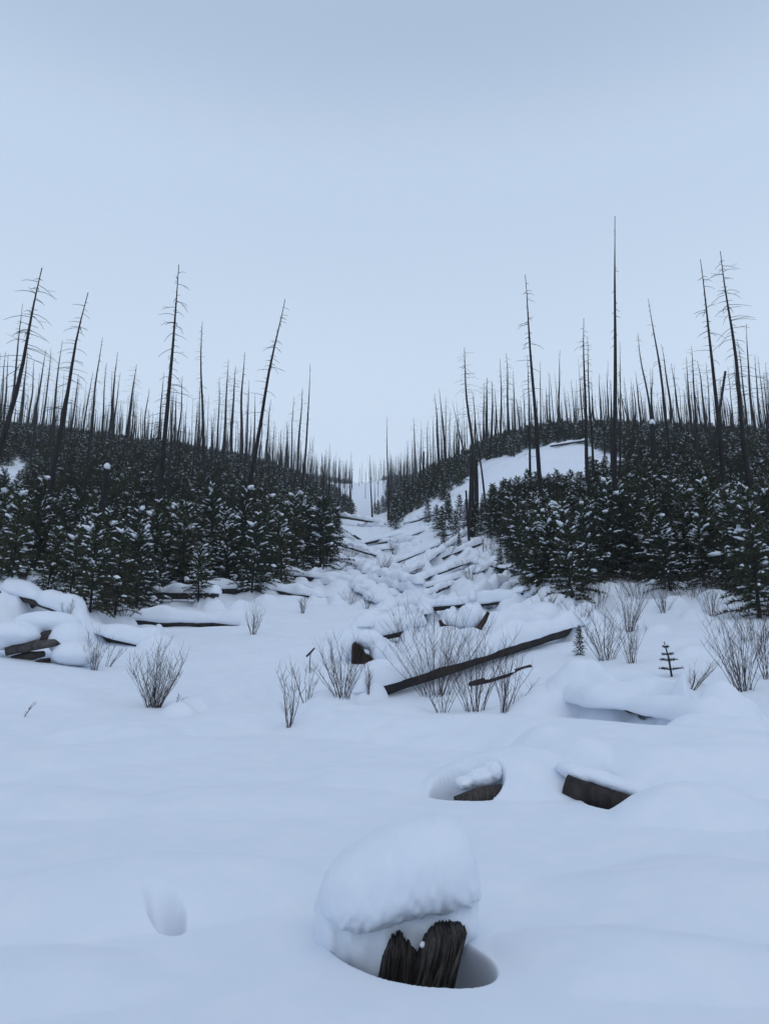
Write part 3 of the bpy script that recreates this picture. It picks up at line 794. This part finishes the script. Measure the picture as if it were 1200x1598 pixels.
def zone_label(x, y, z, f):
    return zone_px(*project(x, y, z), f)
front = [(-8, 905, 150), (20, 900, 140), (75, 925, 120), (60, 900, 150), (110, 945, 130), (140, 955, 150), (160, 925, 150), (215, 950, 150), (235, 925, 150), (262, 918, 150), (285, 925, 140), (335, 912, 150), (355, 922, 140),
         (375, 915, 150), (395, 925, 120), (415, 905, 140), (455, 895, 130), (430, 880, 120), (465, 870, 120), (518, 878, 85), (510, 868, 105), (525, 855, 75),
         (830, 915, 130), (815, 890, 110), (800, 872, 100), (860, 925, 140), (875, 915, 150), (920, 925, 150), (945, 905, 150), (970, 900, 150), (995, 905, 150), (1020, 908, 150), (1070, 905, 150), (1095, 900, 150), (1120, 905, 160), (1150, 915, 160), (1165, 930, 180), (1210, 940, 200), (1100, 915, 110), (1135, 920, 100)]
for px, py, hp in front:
    conifer_px(px + random.uniform(-3, 3), py, hp * random.uniform(.85, 1.1), zone_px(px, py, 'L' if px < 600 else 'R'), None, 'young conifers of the left thicket' if px < 600 else 'young conifers of the right thicket', 1.1)
mid = [(690, 838, 50), (700, 830, 55), (712, 842, 48), (682, 826, 40), (742, 838, 55), (750, 830, 50), (728, 828, 50), (668, 815, 38), (718, 812, 42), (700, 806, 40), (755, 812, 45), (765, 840, 42), (610, 822, 36), (618, 826, 34), (625, 815, 36), (590, 803, 24), (598, 800, 28), (585, 802, 20), (692, 855, 34), (716, 858, 30)]
for px, py, hp in mid:
    conifer_px(px, py, hp, 'small scattered conifer on the open right bank of the gully', None, 'scattered conifers on the right gully bank')

LEFT = [(-400, 600), (-400, 905), (0, 900), (60, 905), (130, 945), (200, 948), (300, 920), (430, 900), (505, 872), (522, 840), (524, 810), (535, 812), (552, 806), (549, 795), (534, 780), (518, 764), (505, 752), (500, 700), (300, 600)]
RIGHT = [(606, 795), (612, 818), (640, 800), (700, 778), (728, 748), (745, 720), (790, 712), (1000, 720), (985, 752), (930, 768), (885, 790), (800, 800), (772, 790), (768, 830), (800, 858), (830, 915), (920, 925), (955, 895), (1050, 910), (1130, 895), (1200, 925), (1700, 925), (1700, 600), (800, 600), (690, 690), (600, 735)]
CLEAR = [(735, 775), (765, 740), (812, 706), (860, 694), (905, 692), (955, 715), (1005, 716), (990, 748), (930, 764), (885, 785), (800, 796), (765, 800)]
PATCH = [(-60, 726), (40, 732), (44, 792), (-60, 800)]
def forest(px, py, d=0):
    if inside(PATCH, px, py): return None
    if d > 470 and 470 < px < 660: return ('L' if px < 560 else 'R') if (py < 756 and not (548 < px < 606 and py > 750)) or px < 515 or px > 625 else None
    if inside(CLEAR, px, py): return None
    if inside(LEFT, px, py): return 'L'
    if inside(RIGHT, px, py): return 'R'
    return None
cand = []
def sample(nmax, dlo, dhi, pw):
    az = rng.uniform(R(-35), R(35), nmax); t = rng.uniform(0, 1, nmax)
    d = (dlo ** pw + t * (dhi ** pw - dlo ** pw)) ** (1 / pw)
    x = d * np.sin(az); y = d * np.cos(az); z = base_polar(az, d)
    return x, y, z, d
taken = {}
def spaced(x, y, s):
    k = (int(x // s), int(y // s))
    for a in (-1, 0, 1):
        for b in (-1, 0, 1):
            for (u_, v_) in taken.get((k[0] + a, k[1] + b, s), ()):
                if (u_ - x) ** 2 + (v_ - y) ** 2 < (s * 0.8) ** 2: return False
    taken.setdefault((k[0], k[1], s), []).append((x, y)); return True
for (nmax, lo, hi, sp_) in ((14000, 36, 95, 1.05), (26000, 95, 190, 1.5), (26000, 190, 420, 2.3), (12000, 420, 640, 3.4)):
    x, y, z, d = sample(nmax, lo, hi, 2)
    for i in range(nmax):
        px, py = project(x[i], y[i], z[i])
        if not (-60 < px < 1260): continue
        f = forest(px, py, d[i])
        if f is None: continue
        patch = vnoise(np.array([x[i] * .11]), np.array([y[i] * .11]), 21)[0]
        if patch < -0.55 and d[i] > 60: continue
        hh = random.choice((random.uniform(1.4, 3.0), random.uniform(2.6, 4.8))) * (1.0 if d[i] < 100 else 0.85)
        if d[i] > 190: hh = random.uniform(2.2, 4.0)
        if not visible_top(x[i], y[i], z[i] + hh, 0.002): continue
        if not spaced(x[i], y[i], sp_): continue
        cand.append((d[i] / hh, x[i], y[i], z[i], hh, f))
cand.sort()
n_ind = 300 - len(edge) - len(front) - len(mid)
for q, x, y, z, hh, f in cand[:n_ind]:
    young_conifer(x, y, gz(x, y), hh, random.uniform(0, 6.28), random.randrange(7) if math.hypot(x, y) < 56 else random.randrange(3, NV), zone_label(x, y, z, f), 'young conifers of the left thicket' if f == 'L' else 'young conifers of the right thicket')

def scatter(name, label, cat, recs, parts, group=None):
    """far trees nobody could count: one object, instances on points"""
    me = bpy.data.meshes.new(name); me.from_pydata([r[0] for r in recs], [], [])
    for an, ty, ix in (('rot', 'FLOAT_VECTOR', 1), ('scl', 'FLOAT_VECTOR', 2)):
        at = me.attributes.new(an, ty, 'POINT'); at.data.foreach_set('vector', [c for r in recs for c in r[ix]])
    at = me.attributes.new('var', 'INT', 'POINT'); at.data.foreach_set('value', [r[3] for r in recs])
    o = add(name, me); tag(o, label, cat, None, 'stuff')
    g = bpy.data.node_groups.new(name, 'GeometryNodeTree')
    g.interface.new_socket('Geometry', in_out='INPUT', socket_type='NodeSocketGeometry'); g.interface.new_socket('Geometry', in_out='OUTPUT', socket_type='NodeSocketGeometry')
    nn = g.nodes.new; gi = nn('NodeGroupInput'); go = nn('NodeGroupOutput'); iop = nn('GeometryNodeInstanceOnPoints'); jall = nn('GeometryNodeJoinGeometry')
    for pl in reversed(parts):
        j = nn('GeometryNodeJoinGeometry'); ti = nn('GeometryNodeGeometryToInstance')
        for po in pl:
            oi = nn('GeometryNodeObjectInfo'); oi.transform_space = 'ORIGINAL'; oi.inputs['Object'].default_value = po
            g.links.new(oi.outputs['Geometry'], j.inputs[0])
        g.links.new(j.outputs[0], ti.inputs[0]); g.links.new(ti.outputs[0], jall.inputs[0])
    def attr(nm, ty):
        a = nn('GeometryNodeInputNamedAttribute'); a.data_type = ty; a.inputs['Name'].default_value = nm; return a.outputs['Attribute']
    e2r = nn('FunctionNodeEulerToRotation')
    g.links.new(attr('rot', 'FLOAT_VECTOR'), e2r.inputs[0]); g.links.new(e2r.outputs[0], iop.inputs['Rotation'])
    g.links.new(attr('scl', 'FLOAT_VECTOR'), iop.inputs['Scale']); g.links.new(attr('var', 'INT'), iop.inputs['Instance Index'])
    iop.inputs['Pick Instance'].default_value = True
    g.links.new(gi.outputs[0], iop.inputs['Points']); g.links.new(jall.outputs[0], iop.inputs['Instance']); g.links.new(iop.outputs[0], go.inputs[0])
    o.modifiers.new('scatter', 'NODES').node_group = g
    return o
recs = [((x, y, z - 0.05), (random.gauss(0, .04), random.gauss(0, .04), random.uniform(0, 6.28)), (hh / 3.2 * 1.15, hh / 3.2 * 1.15, hh / 3.2), random.choice((0, 3, 6, 7, 7, 8, 8, 9, 9))) for q, x, y, z, hh, f in cand[n_ind:]]
scatter('distant_conifers', 'far mass of young conifers covering both hillsides', 'conifers', recs, proto_parts)
print('conifers', len(cand))

# ------------------------------------------------------------------ burnt standing dead trees
def snag_variant(seed, h=20.0, r=0.17, nbr=34, blen=1.1, lo=0.35, broken=False):
    rs = random.Random(seed); random.seed(seed)
    tr = MB(); cr = MB()
    ph = [rs.uniform(0, 6.28) for _ in range(4)]; amp = rs.uniform(.04, .16) if not broken else .015
    P_ = lambda t: Vector((amp * math.sin(t * 4 + ph[0]) + amp * .4 * math.sin(t * 11 + ph[1]), amp * math.sin(t * 3.5 + ph[2]), h * t))
    ts = [-0.03, 0, .05, .12, .2, .3, .4, .5, .6, .7, .8, .88, .94, .98, 1]
    tr.tube([P_(t) for t in ts], [r * (1.15 if t <= 0 else 1) * (max(0.05, 1 - t) ** 0.8 if not broken else 1 - .3 * max(t, 0)) + 0.004 for t in ts], 8, True, None, 0.06)
    for k in range(nbr):
        t = lo + (0.97 - lo) * rs.random() ** 0.8
        an = rs.uniform(0, 6.28); d = Vector((math.cos(an), math.sin(an), 0))
        ln = blen * rs.uniform(.25, 1.0) * (1.25 - 0.95 * t) / 0.6
        if rs.random() < .35: ln *= .35
        up = rs.uniform(-.1, .35); dr = rs.uniform(.2, .8)
        q = lambda s: P_(t) + d * (ln * s) + Vector((rs.uniform(-.03, .03), rs.uniform(-.03, .03), ln * (up * s - dr * s * s)))
        cr.tube([q(0), q(.35), q(.7), q(1)], [.022, .018, .014, .008], 3, False)
        if rs.random() < .4 and ln > .6:
            b = q(.5); d2 = (d + Vector((rs.uniform(-1, 1), rs.uniform(-1, 1), rs.uniform(-.6, .4)))).normalized() * ln * .4
            cr.tube([b, b + d2], [.013, .006], 3, False)
    return tr.mesh('trunk', SNAGB), cr.mesh('crown', SNAGB)
SV = [snag_variant(900 + i, 20, .17, (44, 64, 32, 80, 52, 22, 60, 38)[i], (0.8, 1.1, .6, 1.3, .9, .5, 1.0, .8)[i], (.45, .4, .5, .35, .5, .55, .3, .6)[i]) for i in range(8)]
BR = snag_variant(950, 20, .17, 85, 1.7, .38)             # bushy with long fine branches
BK = snag_variant(960, 20, .17, 6, .8, .3, True)          # broken off, bare pole
snag_parts = [None] * 8
def snag_at(base, top, thick, var, label, group=None, name='dead_tree'):
    o = empty(name, base - Vector((0, 0, .2)), label, 'dead tree', group)
    dv = top - base; hgt = dv.length
    o.rotation_mode = 'QUATERNION'
    o.rotation_quaternion = Vector((0, 0, 1)).rotation_difference(dv.normalized()) @ Quaternion((0, 0, 1), random.uniform(0, 6.28))
    sx = thick / 0.34
    o.scale = (sx, sx, hgt / 20)
    ms = var if isinstance(var, tuple) else SV[var]
    pr = [add('trunk', ms[0], o), add('crown', ms[1], o)]
    if not isinstance(var, tuple) and snag_parts[var] is None: snag_parts[var] = pr
    return o
def snag_px(bx, by, tx, ty, tpx, var, label, group=None, cap=False):
    b = hit(bx, by, True); t = at_depth(tx, ty, b)
    o = snag_at(b, t, max(tpx * mpp(b), 0.14), var, label, group)
    if cap:
        mb = MB(); s = o.scale.x; r_ = 0.17 * s
        mb.blob(Vector((0, 0, 0)), r_ * 1.15, r_ * 1.15, r_ * 1.5)
        c = add('snow_cap', mb.mesh('snow_cap', SNOW), o); c.scale = (1 / s, 1 / s, 20 / (t - b).length); c.location = (0, 0, 19.9)
        c.modifiers.new('round', 'SUBSURF').render_levels = 2
    return o
snag_px(-42, 900, 63, 413, 13, BR, 'thick long-branched dead tree leaning right at the left picture edge')
snag_px(66, 850, 137, 452, 11, 1, 'thick dark dead tree leaning right, second large one from left')
snag_px(245, 850, 278, 410, 10, 3, 'tallest straight dead tree on the left hillside')
snag_px(315, 760, 319, 500, 6, 4, 'slim upright dead tree right of the tallest one on the left')
snag_px(378, 845, 441, 464, 9, 6, 'dark dead tree leaning strongly right near the left forest tip')
snag_px(468, 800, 484, 566, 5, 2, 'rightmost slim dead tree of the left hillside')
snag_px(462, 760, 473, 605, 5, 4, 'slim dead tree just left of the rightmost left-hillside snag')
snag_px(852, 815, 815, 426, 8, 6, 'dark dead tree leaning left before the right snowy clearing')
snag_px(829, 800, 822, 553, 5, 3, 'slim branchy dead tree left of the leaning one by the clearing')
snag_px(737, 745, 727, 540, 6, BR, 'branchy dead tree above the gully right of centre')
snag_px(961, 842, 957, 334, 9, 5, 'tallest dead tree of all, nearly bare, on the right hillside')
snag_px(916, 800, 911, 493, 7, 1, 'straight dead tree at the right edge of the snowy clearing')
snag_px(926, 790, 917, 522, 5, 7, 'thin dead tree tight beside the one at the clearing edge')
snag_px(969, 790, 965, 530, 4, 0, 'thin dead tree just right of the tallest dead tree')
snag_px(1052, 745, 1010, 464, 6, 0, 'dead tree leaning left right of the tallest dead tree')
snag_px(1022, 700, 995, 517, 5, 4, 'shorter left-leaning dead tree beside a broken snow-topped trunk')
snag_px(1141, 815, 1088, 402, 9, 6, 'thick dead tree leaning left crossed by a slanting pole')
snag_px(1180, 815, 1122, 390, 10, BR, 'thick left-leaning dead tree with crooked branches at far right')
snag_px(1108, 735, 1131, 577, 5, BK, 'bare broken pole slanting right across a thick dead tree')
snag_px(1024, 760, 1017, 658, 11, BK, 'thick broken-off trunk with snow on its top in the right thicket', None, True)
snag_px(155, 870, 168, 726, 12, BK, 'short charred broken trunk with a round snow cap in the left thicket', None, True)
snag_px(735, 838, 737, 706, 10, BK, 'thick charred broken trunk at the left end of the right thicket')
snag_px(744, 815, 742, 715, 8, BK, 'short charred trunk standing tight beside a thicker broken one')
snag_px(732, 843, 727, 762, 4, BK, 'thin bare charred pole in front of the thick broken trunk')
snag_px(759, 806, 738, 612, 4, 2, 'slim dead tree leaning left over the narrow snow strip')
snag_px(606, 812, 604, 648, 3.5, 2, 'lone slim dead tree standing at the head of the gully')
snag_px(581, 807, 577, 708, 3, 5, 'thin dead tree in the far snowy notch')
snag_px(587, 800, 585, 752, 2, 2, 'short thin dead stem in the far snowy notch')
snag_px(449, 853, 449, 812, 6, BK, 'short charred post above the leaning log at the left gully edge')
snag_px(661, 770, 661, 703, 4, BK, 'short broken pole on the skyline right of the gully')
snag_px(728, 725, 706, 625, 3, 5, 'thin dead tree slanting left through the skyline right of gully')
def snag_zone(px):
    return ('by the left picture edge' if px < 60 else 'beside the second large leaning tree' if px < 150 else 'left of the tallest left tree' if px < 255 else 'right of the tallest left tree' if px < 330 else 'left of the strongly leaning tree' if px < 400
            else 'towards the gully' if px < 520 else 'at the head of the gully' if px < 640 else 'right above the gully' if px < 740 else 'left of the snowy clearing' if px < 810 else 'above the snowy clearing' if px < 905
            else 'around the tallest tree' if px < 980 else 'right of the tallest tree' if px < 1070 else 'near the two thick leaning trees' if px < 1150 else 'by the right picture edge')
GL, GR = 'dead trees on the left hillside', 'dead trees on the right hillside'
medium = [(12, 655, 38, 473, 5), (0, 660, 9, 547, 4), (5, 660, 14, 550, 4), (80, 690, 99, 530, 4.5), (62, 680, 82, 543, 4), (125, 705, 146, 578, 4), (138, 715, 161, 525, 5), (157, 705, 169, 565, 4), (165, 710, 186, 548, 5), (177, 705, 188, 580, 4), (193, 705, 215, 568, 6), (224, 705, 233, 605, 4),
          (247, 705, 256, 580, 4), (270, 715, 277, 612, 5), (275, 715, 286, 585, 4), (308, 715, 313, 590, 3.5), (336, 715, 345, 587, 4), (347, 718, 358, 560, 5), (360, 722, 368, 570, 6), (375, 722, 383, 549, 6), (383, 722, 390, 592, 4), (395, 722, 399, 613, 4), (417, 732, 422, 622, 4), (426, 735, 428, 655, 3), (447, 745, 450, 657, 4), (456, 752, 457, 618, 3.5),
          (30, 665, 45, 545, 4), (42, 668, 55, 560, 4), (50, 668, 72, 545, 5), (95, 690, 112, 560, 5), (110, 690, 122, 590, 4), (205, 705, 208, 618, 3), (289, 712, 291, 640, 3), (328, 715, 331, 645, 3), (404, 728, 410, 640, 3), (437, 742, 441, 668, 3)]
for bx, by, tx, ty, th in medium:
    snag_px(bx, by, tx, ty, th, random.randrange(8), 'thin bare dead tree on the left skyline, ' + snag_zone(bx), GL)
mediumR = [(649, 745, 645, 650, 3), (669, 735, 667, 655, 3), (684, 738, 680, 613, 4), (696, 735, 686, 605, 4.5), (695, 730, 695, 618, 3), (703, 728, 701, 638, 3), (710, 725, 709, 655, 3), (745, 715, 738, 615, 4), (752, 710, 757, 597, 4), (760, 705, 760, 588, 6), (769, 705, 765, 593, 5), (775, 702, 771, 607, 4), (783, 700, 779, 558, 4), (792, 705, 790, 550, 5), (806, 695, 800, 578, 4), (814, 690, 813, 622, 3),
           (845, 690, 842, 562, 3), (875, 680, 873, 545, 4), (859, 685, 855, 600, 3), (886, 680, 884, 622, 3), (937, 682, 935, 581, 3), (926, 682, 924, 607, 3), (987, 682, 968, 613, 3), (993, 685, 987, 597, 4), (1001, 685, 992, 578, 4), (1020, 685, 1017, 575, 4), (1048, 685, 1032, 536, 5), (1062, 690, 1049, 565, 4), (1079, 690, 1071, 555, 4), (1087, 720, 1079, 538, 5), (1103, 690, 1088, 562, 5), (1070, 720, 1068, 650, 3),
           (1125, 690, 1122, 592, 3), (1144, 690, 1134, 618, 4), (1179, 690, 1164, 504, 5), (1167, 690, 1150, 528, 4), (1191, 692, 1177, 552, 4), (1202, 692, 1190, 580, 4), (1160, 690, 1150, 610, 4), (945, 745, 942, 650, 4), (955, 760, 952, 590, 4)]
for bx, by, tx, ty, th in mediumR:
    snag_px(bx, by, tx, ty, th, random.randrange(8), 'thin bare dead tree on the right skyline, ' + snag_zone(bx), GR)

sc = []
for (nmax, lo, hi, sp_) in ((700, 85, 180, 6.5), (3000, 180, 330, 6.0), (6000, 330, 660, 5.5)):
    x, y, z, d = sample(nmax, lo, hi, 2)
    for i in range(nmax):
        px, py = project(x[i], y[i], z[i])
        if not (-40 < px < 1240): continue
        f = forest(px, py, d[i])
        if f is None and not (d[i] > 330 and random.random() < 0.12): continue
        hh = random.uniform(9, 17) if d[i] < 300 else random.uniform(11, 19)
        if lo < 100 and random.random() < 0.55: continue
        if not visible_top(x[i], y[i], z[i] + hh * .8): continue
        if not spaced(x[i] + 1000, y[i], sp_): continue
        sc.append((d[i] / hh, x[i], y[i], z[i], hh, px))
sc.sort()
ni = 300 - len(medium) - len(mediumR) - 31
for q, x, y, z, hh, px in sc[:ni]:
    b = Vector((x, y, z)); t = b + Vector((random.gauss(0, .03) * hh, random.gauss(0, .03) * hh, hh))
    sd = 'left' if px < 560 else 'right'
    snag_at(b, t, random.uniform(.2, .34), random.randrange(8), 'slender burnt dead tree of the %s hillside stand, %s' % (sd, snag_zone(px)), GL if px < 560 else GR)
recs = [((x, y, z - .2), (random.gauss(0, .035), random.gauss(0, .035), random.uniform(0, 6.28)), (random.uniform(.75, 1.15), random.uniform(.75, 1.15), hh / 20), random.randrange(8)) for q, x, y, z, hh, px in sc[ni:]]
scatter('distant_dead_trees', 'far fringe of burnt dead trees on the ridge lines', 'dead trees', recs, snag_parts)
print('snags', len(sc))

# ------------------------------------------------------------------ bare shrubs
def shrub(px, py, hpx, wpx, nst, label, group=None, seed=0, lean=0.0, spreadbase=0.12, rad=1.0):
    rs = random.Random(seed + px); Pq = hit(px, py, True); u = mpp(Pq); hm = hpx * u; wm = wpx * u
    o = empty('bare_shrub', Pq - Vector((0, 0, .06)), label, 'shrub', group)
    for k in range(int(nst * 1.35)):
        mb = MB()
        an = rs.uniform(0, 6.28); ro = math.sqrt(rs.random())
        out_ = Vector((math.cos(an) * ro, math.sin(an) * ro * .8, 0))
        b = out_ * (wm * spreadbase)
        hh = hm * rs.uniform(.55, 1.0) * (1 - .25 * ro)
        bow = rs.uniform(-.3, .3); ph_ = rs.uniform(0, 6.28)
        def q(s): return b + out_ * (wm * .5 * (s ** 1.25)) + Vector((lean * s * hh + bow * hh * math.sin(s * 3) * .25 + .012 * hh * math.sin(s * 9 + ph_), 0, hh * s))
        r0 = rs.uniform(.0040, .0070) * rad * (1 + u * 14)
        mb.tube([q(s) for s in (0, .2, .4, .6, .8, 1)], [r0, r0 * .9, r0 * .75, r0 * .6, r0 * .45, r0 * .25], 4, False)
        for c in range(rs.randint(6, 11)):
            s = rs.uniform(.2, .92); tl = hh * rs.uniform(.10, .30); a2 = rs.uniform(0, 6.28)
            d = Vector((math.cos(a2) * rs.uniform(.3, .9), math.sin(a2) * .6, 1)) * tl
            mid_ = q(s) + d * .5 + Vector((math.cos(a2), math.sin(a2), 0)) * tl * .08
            mb.tube([q(s), mid_, q(s) + d], [r0 * .5, r0 * .4, r0 * .2], 3, False)
        add('stem', mb.mesh('stem', TWIG), o)
    return o
shrub(240, 1104, 122, 84, 36, 'dense fan-shaped bare shrub alone on smooth snow at left')
shrub(148, 1046, 84, 40, 9, 'sparse bare shrub between log pile and dense fan-shaped shrub')
shrub(168, 1040, 62, 34, 5, 'thin slanting bare shrub just right of the sparse left one', lean=.4)
shrub(395, 990, 66, 38, 12, 'bare upright shrub standing alone below the left thicket')
shrub(472, 957, 40, 24, 9, 'small bare shrub at the foot of the left gully bank')
shrub(548, 943, 36, 40, 12, 'low bushy shrub on the gully floor near centre')
shrub(572, 950, 28, 24, 8, 'tiny shrub just right of the low bushy gully shrub')
shrub(452, 1134, 125, 52, 8, 'tall sparse shrub in front, left of the snow mound')
shrub(478, 1094, 80, 34, 6, 'thin shrub with a dark stick right of the tall sparse one')
shrub(535, 1088, 122, 90, 22, 'wide bare shrub in front of the brown rotten stump')
shrub(575, 1082, 75, 24, 5, 'few thin stems left of the long dark log end')
shrub(678, 1086, 190, 170, 30, 'large tall bare shrub growing across the long dark log')
shrub(740, 1110, 165, 120, 22, 'bare shrub in front of the middle of the dark log')
shrub(790, 1108, 130, 70, 12, 'slanting bare shrub below the right part of dark log', lean=.25)
shrub(690, 1112, 80, 60, 8, 'low sparse stems in front of the large tall shrub')
shrub(945, 1030, 110, 90, 20, 'spreading bare shrub above the tiny dark conifer')
shrub(985, 1035, 110, 60, 12, 'bare shrub right of the spreading one on right bank')
shrub(980, 985, 100, 90, 18, 'greyish tangled shrub at the foot of the right thicket')
shrub(1160, 1078, 165, 110, 26, 'big dense bare shrub near the right picture edge')
shrub(1080, 1072, 60, 60, 7, 'low slanting stems between tiny fir and big right shrub', lean=.7)
shrub(1195, 1060, 140, 60, 12, 'bare shrub cut by the right picture edge')
shrub(1110, 960, 90, 60, 14, 'brownish shrub under the tall near conifer at right')
shrub(600, 892, 36, 24, 14, 'reddish brush clump on the gully floor')
shrub(548, 868, 24, 44, 18, 'brown brush at the left edge of the upper gully')
shrub(615, 866, 36, 26, 12, 'faint brush on the upper gully floor')
shrub(735, 905, 50, 50, 12, 'thin brush standing over the mid gully logs')
shrub(800, 885, 52, 50, 16, 'grey brush between lone fir and right thicket')
shrub(700, 868, 36, 34, 10, 'sparse brush below the charred poles')
shrub(770, 868, 40, 40, 12, 'brush tuft at the upper left of the right thicket')
shrub(105, 968, 46, 26, 6, 'few stems rising behind the left snow pillow')
shrub(195, 960, 50, 90, 18, 'brushy stems under the front of the left thicket')
shrub(850, 960, 60, 60, 12, 'thin stems at the foot of right thicket corner')
shrub(905, 975, 70, 60, 14, 'stems leaning over the snow-buried log at right')
shrub(1035, 955, 60, 50, 12, 'brush tuft on the snow mound below right thicket')
shrub(36, 1118, 34, 16, 2, 'single tiny twig sticking out of smooth snow at left', lean=.6)
shrub(275, 1095, 20, 22, 3, 'tiny twigs beside the dense fan-shaped shrub', lean=.8)
for i, (px, py, hp, wp, ns_, lab) in enumerate([(1000, 930, 62, 60, 16, 'grey brush below the conifer behind the snow mounds'), (930, 950, 80, 60, 18, 'grey brush at the foot of the dark right-thicket conifer'), (1075, 935, 60, 60, 14, 'brush at the snow edge left of the tall near conifer'),
        (870, 900, 60, 60, 14, 'brush in front of the lower left corner conifer'), (835, 870, 50, 50, 12, 'brush on the slope left of the right thicket'), (755, 862, 36, 34, 10, 'brush right of the thin charred pole'), (240, 945, 46, 60, 16, 'brush in the dark gap under the left thicket'),
        (150, 955, 46, 70, 16, 'brush at the lowest point of the left thicket'), (1180, 1000, 90, 70, 18, 'brush below the tall near conifer at right'), (640, 905, 40, 30, 8, 'thin brush left of the mid gully logs'), (640, 1000, 80, 60, 8, 'sparse stems between the curved roots and rotten stump')]):
    shrub(px, py, hp, wp, ns_, lab, None, 60 + i, spreadbase=.4)
P = hit(483, 1050, True); mb = MB(); mb.tube([Vector((-.12, 0, .55)), Vector((0, 0, .66)), Vector((.16, 0, .84))], [.035, .04, .03], 7, True, None, .1); mb.tube([Vector((.0, 0, -.1)), Vector((.02, 0, .66))], [.018, .014], 5)
tag(add('broken_stick', mb.mesh('broken_stick', CHAR), None, P), 'short dark broken stick slanting up beside thin shrub', 'stick')

# tiny spruce seedling at right
P = hit(1048, 1056, True); u = mpp(P)
o = empty('fir_seedling', P, 'tiny fir seedling with three tiers of branches on the right snow', 'fir')
mb = MB(); mb.tube([Vector((0, 0, -.05)), Vector((-.05, 0, 30 * u)), Vector((-8 * u, 0, 54 * u))], [.03, .026, .012], 7); add('trunk', mb.mesh('trunk', LOGW), o)
mb = MB(); sn = MB(); rs = random.Random(5)
for hz, L_, nb in ((11, 21, 5), (25, 16, 5), (34, 12, 4), (46, 5, 4)):
    for k in range(nb):
        an = 6.28 * k / nb + (0 if nb == 5 else .3); d = Vector((math.cos(an), math.sin(an), 0)); ln = L_ * u * rs.uniform(.8, 1)
        b = Vector((-hz * .14 * u, 0, hz * u)); tip = b + d * ln + Vector((0, 0, ln * .12))
        mb.tube([b, tip], [.018, .01], 4)
        for c in range(26):
            s = rs.uniform(.15, 1); v = (d * .7 + Vector((rs.uniform(-1, 1), rs.uniform(-1, 1), rs.uniform(-.6, 1)))).normalized() * .075
            p_ = b.lerp(tip, s); w_ = v.cross(Vector((.3, .4, 1))).normalized() * .012
            mb.tri(p_ - w_, p_ + w_, p_ + v)
        sn.blob(b.lerp(tip, .6) + Vector((0, 0, .03)), .09, .04, .03, Vector((1, 0, 0)).rotation_difference(d))
add('crown', mb.mesh('crown', NEEDLE, False), o); add('snow', sn.mesh('snow', SNOW), o)

# ------------------------------------------------------------------ thin winter haze
hz = MB()
X = 960; z0, z1 = float(V[:, 2].min()) - 1.5, float(V[:, 2].max()) + 26
for x in (-X, X):
    for y in (-X, X):
        for z in (z0, z1): hz.v.append((x, y, z))
hz.f = [(0, 1, 3, 2), (4, 6, 7, 5), (0, 4, 5, 1), (2, 3, 7, 6), (0, 2, 6, 4), (1, 5, 7, 3)]
hm_ = bpy.data.materials.new('haze'); hm_.use_nodes = True
nt = hm_.node_tree; nt.nodes.remove(nt.nodes['Principled BSDF'])
pv = nt.nodes.new('ShaderNodeVolumePrincipled'); pv.inputs['Color'].default_value = (0.93, 0.96, 1.0, 1); pv.inputs['Density'].default_value = 0.00024; pv.inputs['Anisotropy'].default_value = 0.2
nt.links.new(pv.outputs[0], nt.nodes['Material Output'].inputs['Volume'])
tag(add('haze', new_mesh('haze', hz.v, hz.f, [hm_], None, False)), kind='stuff')
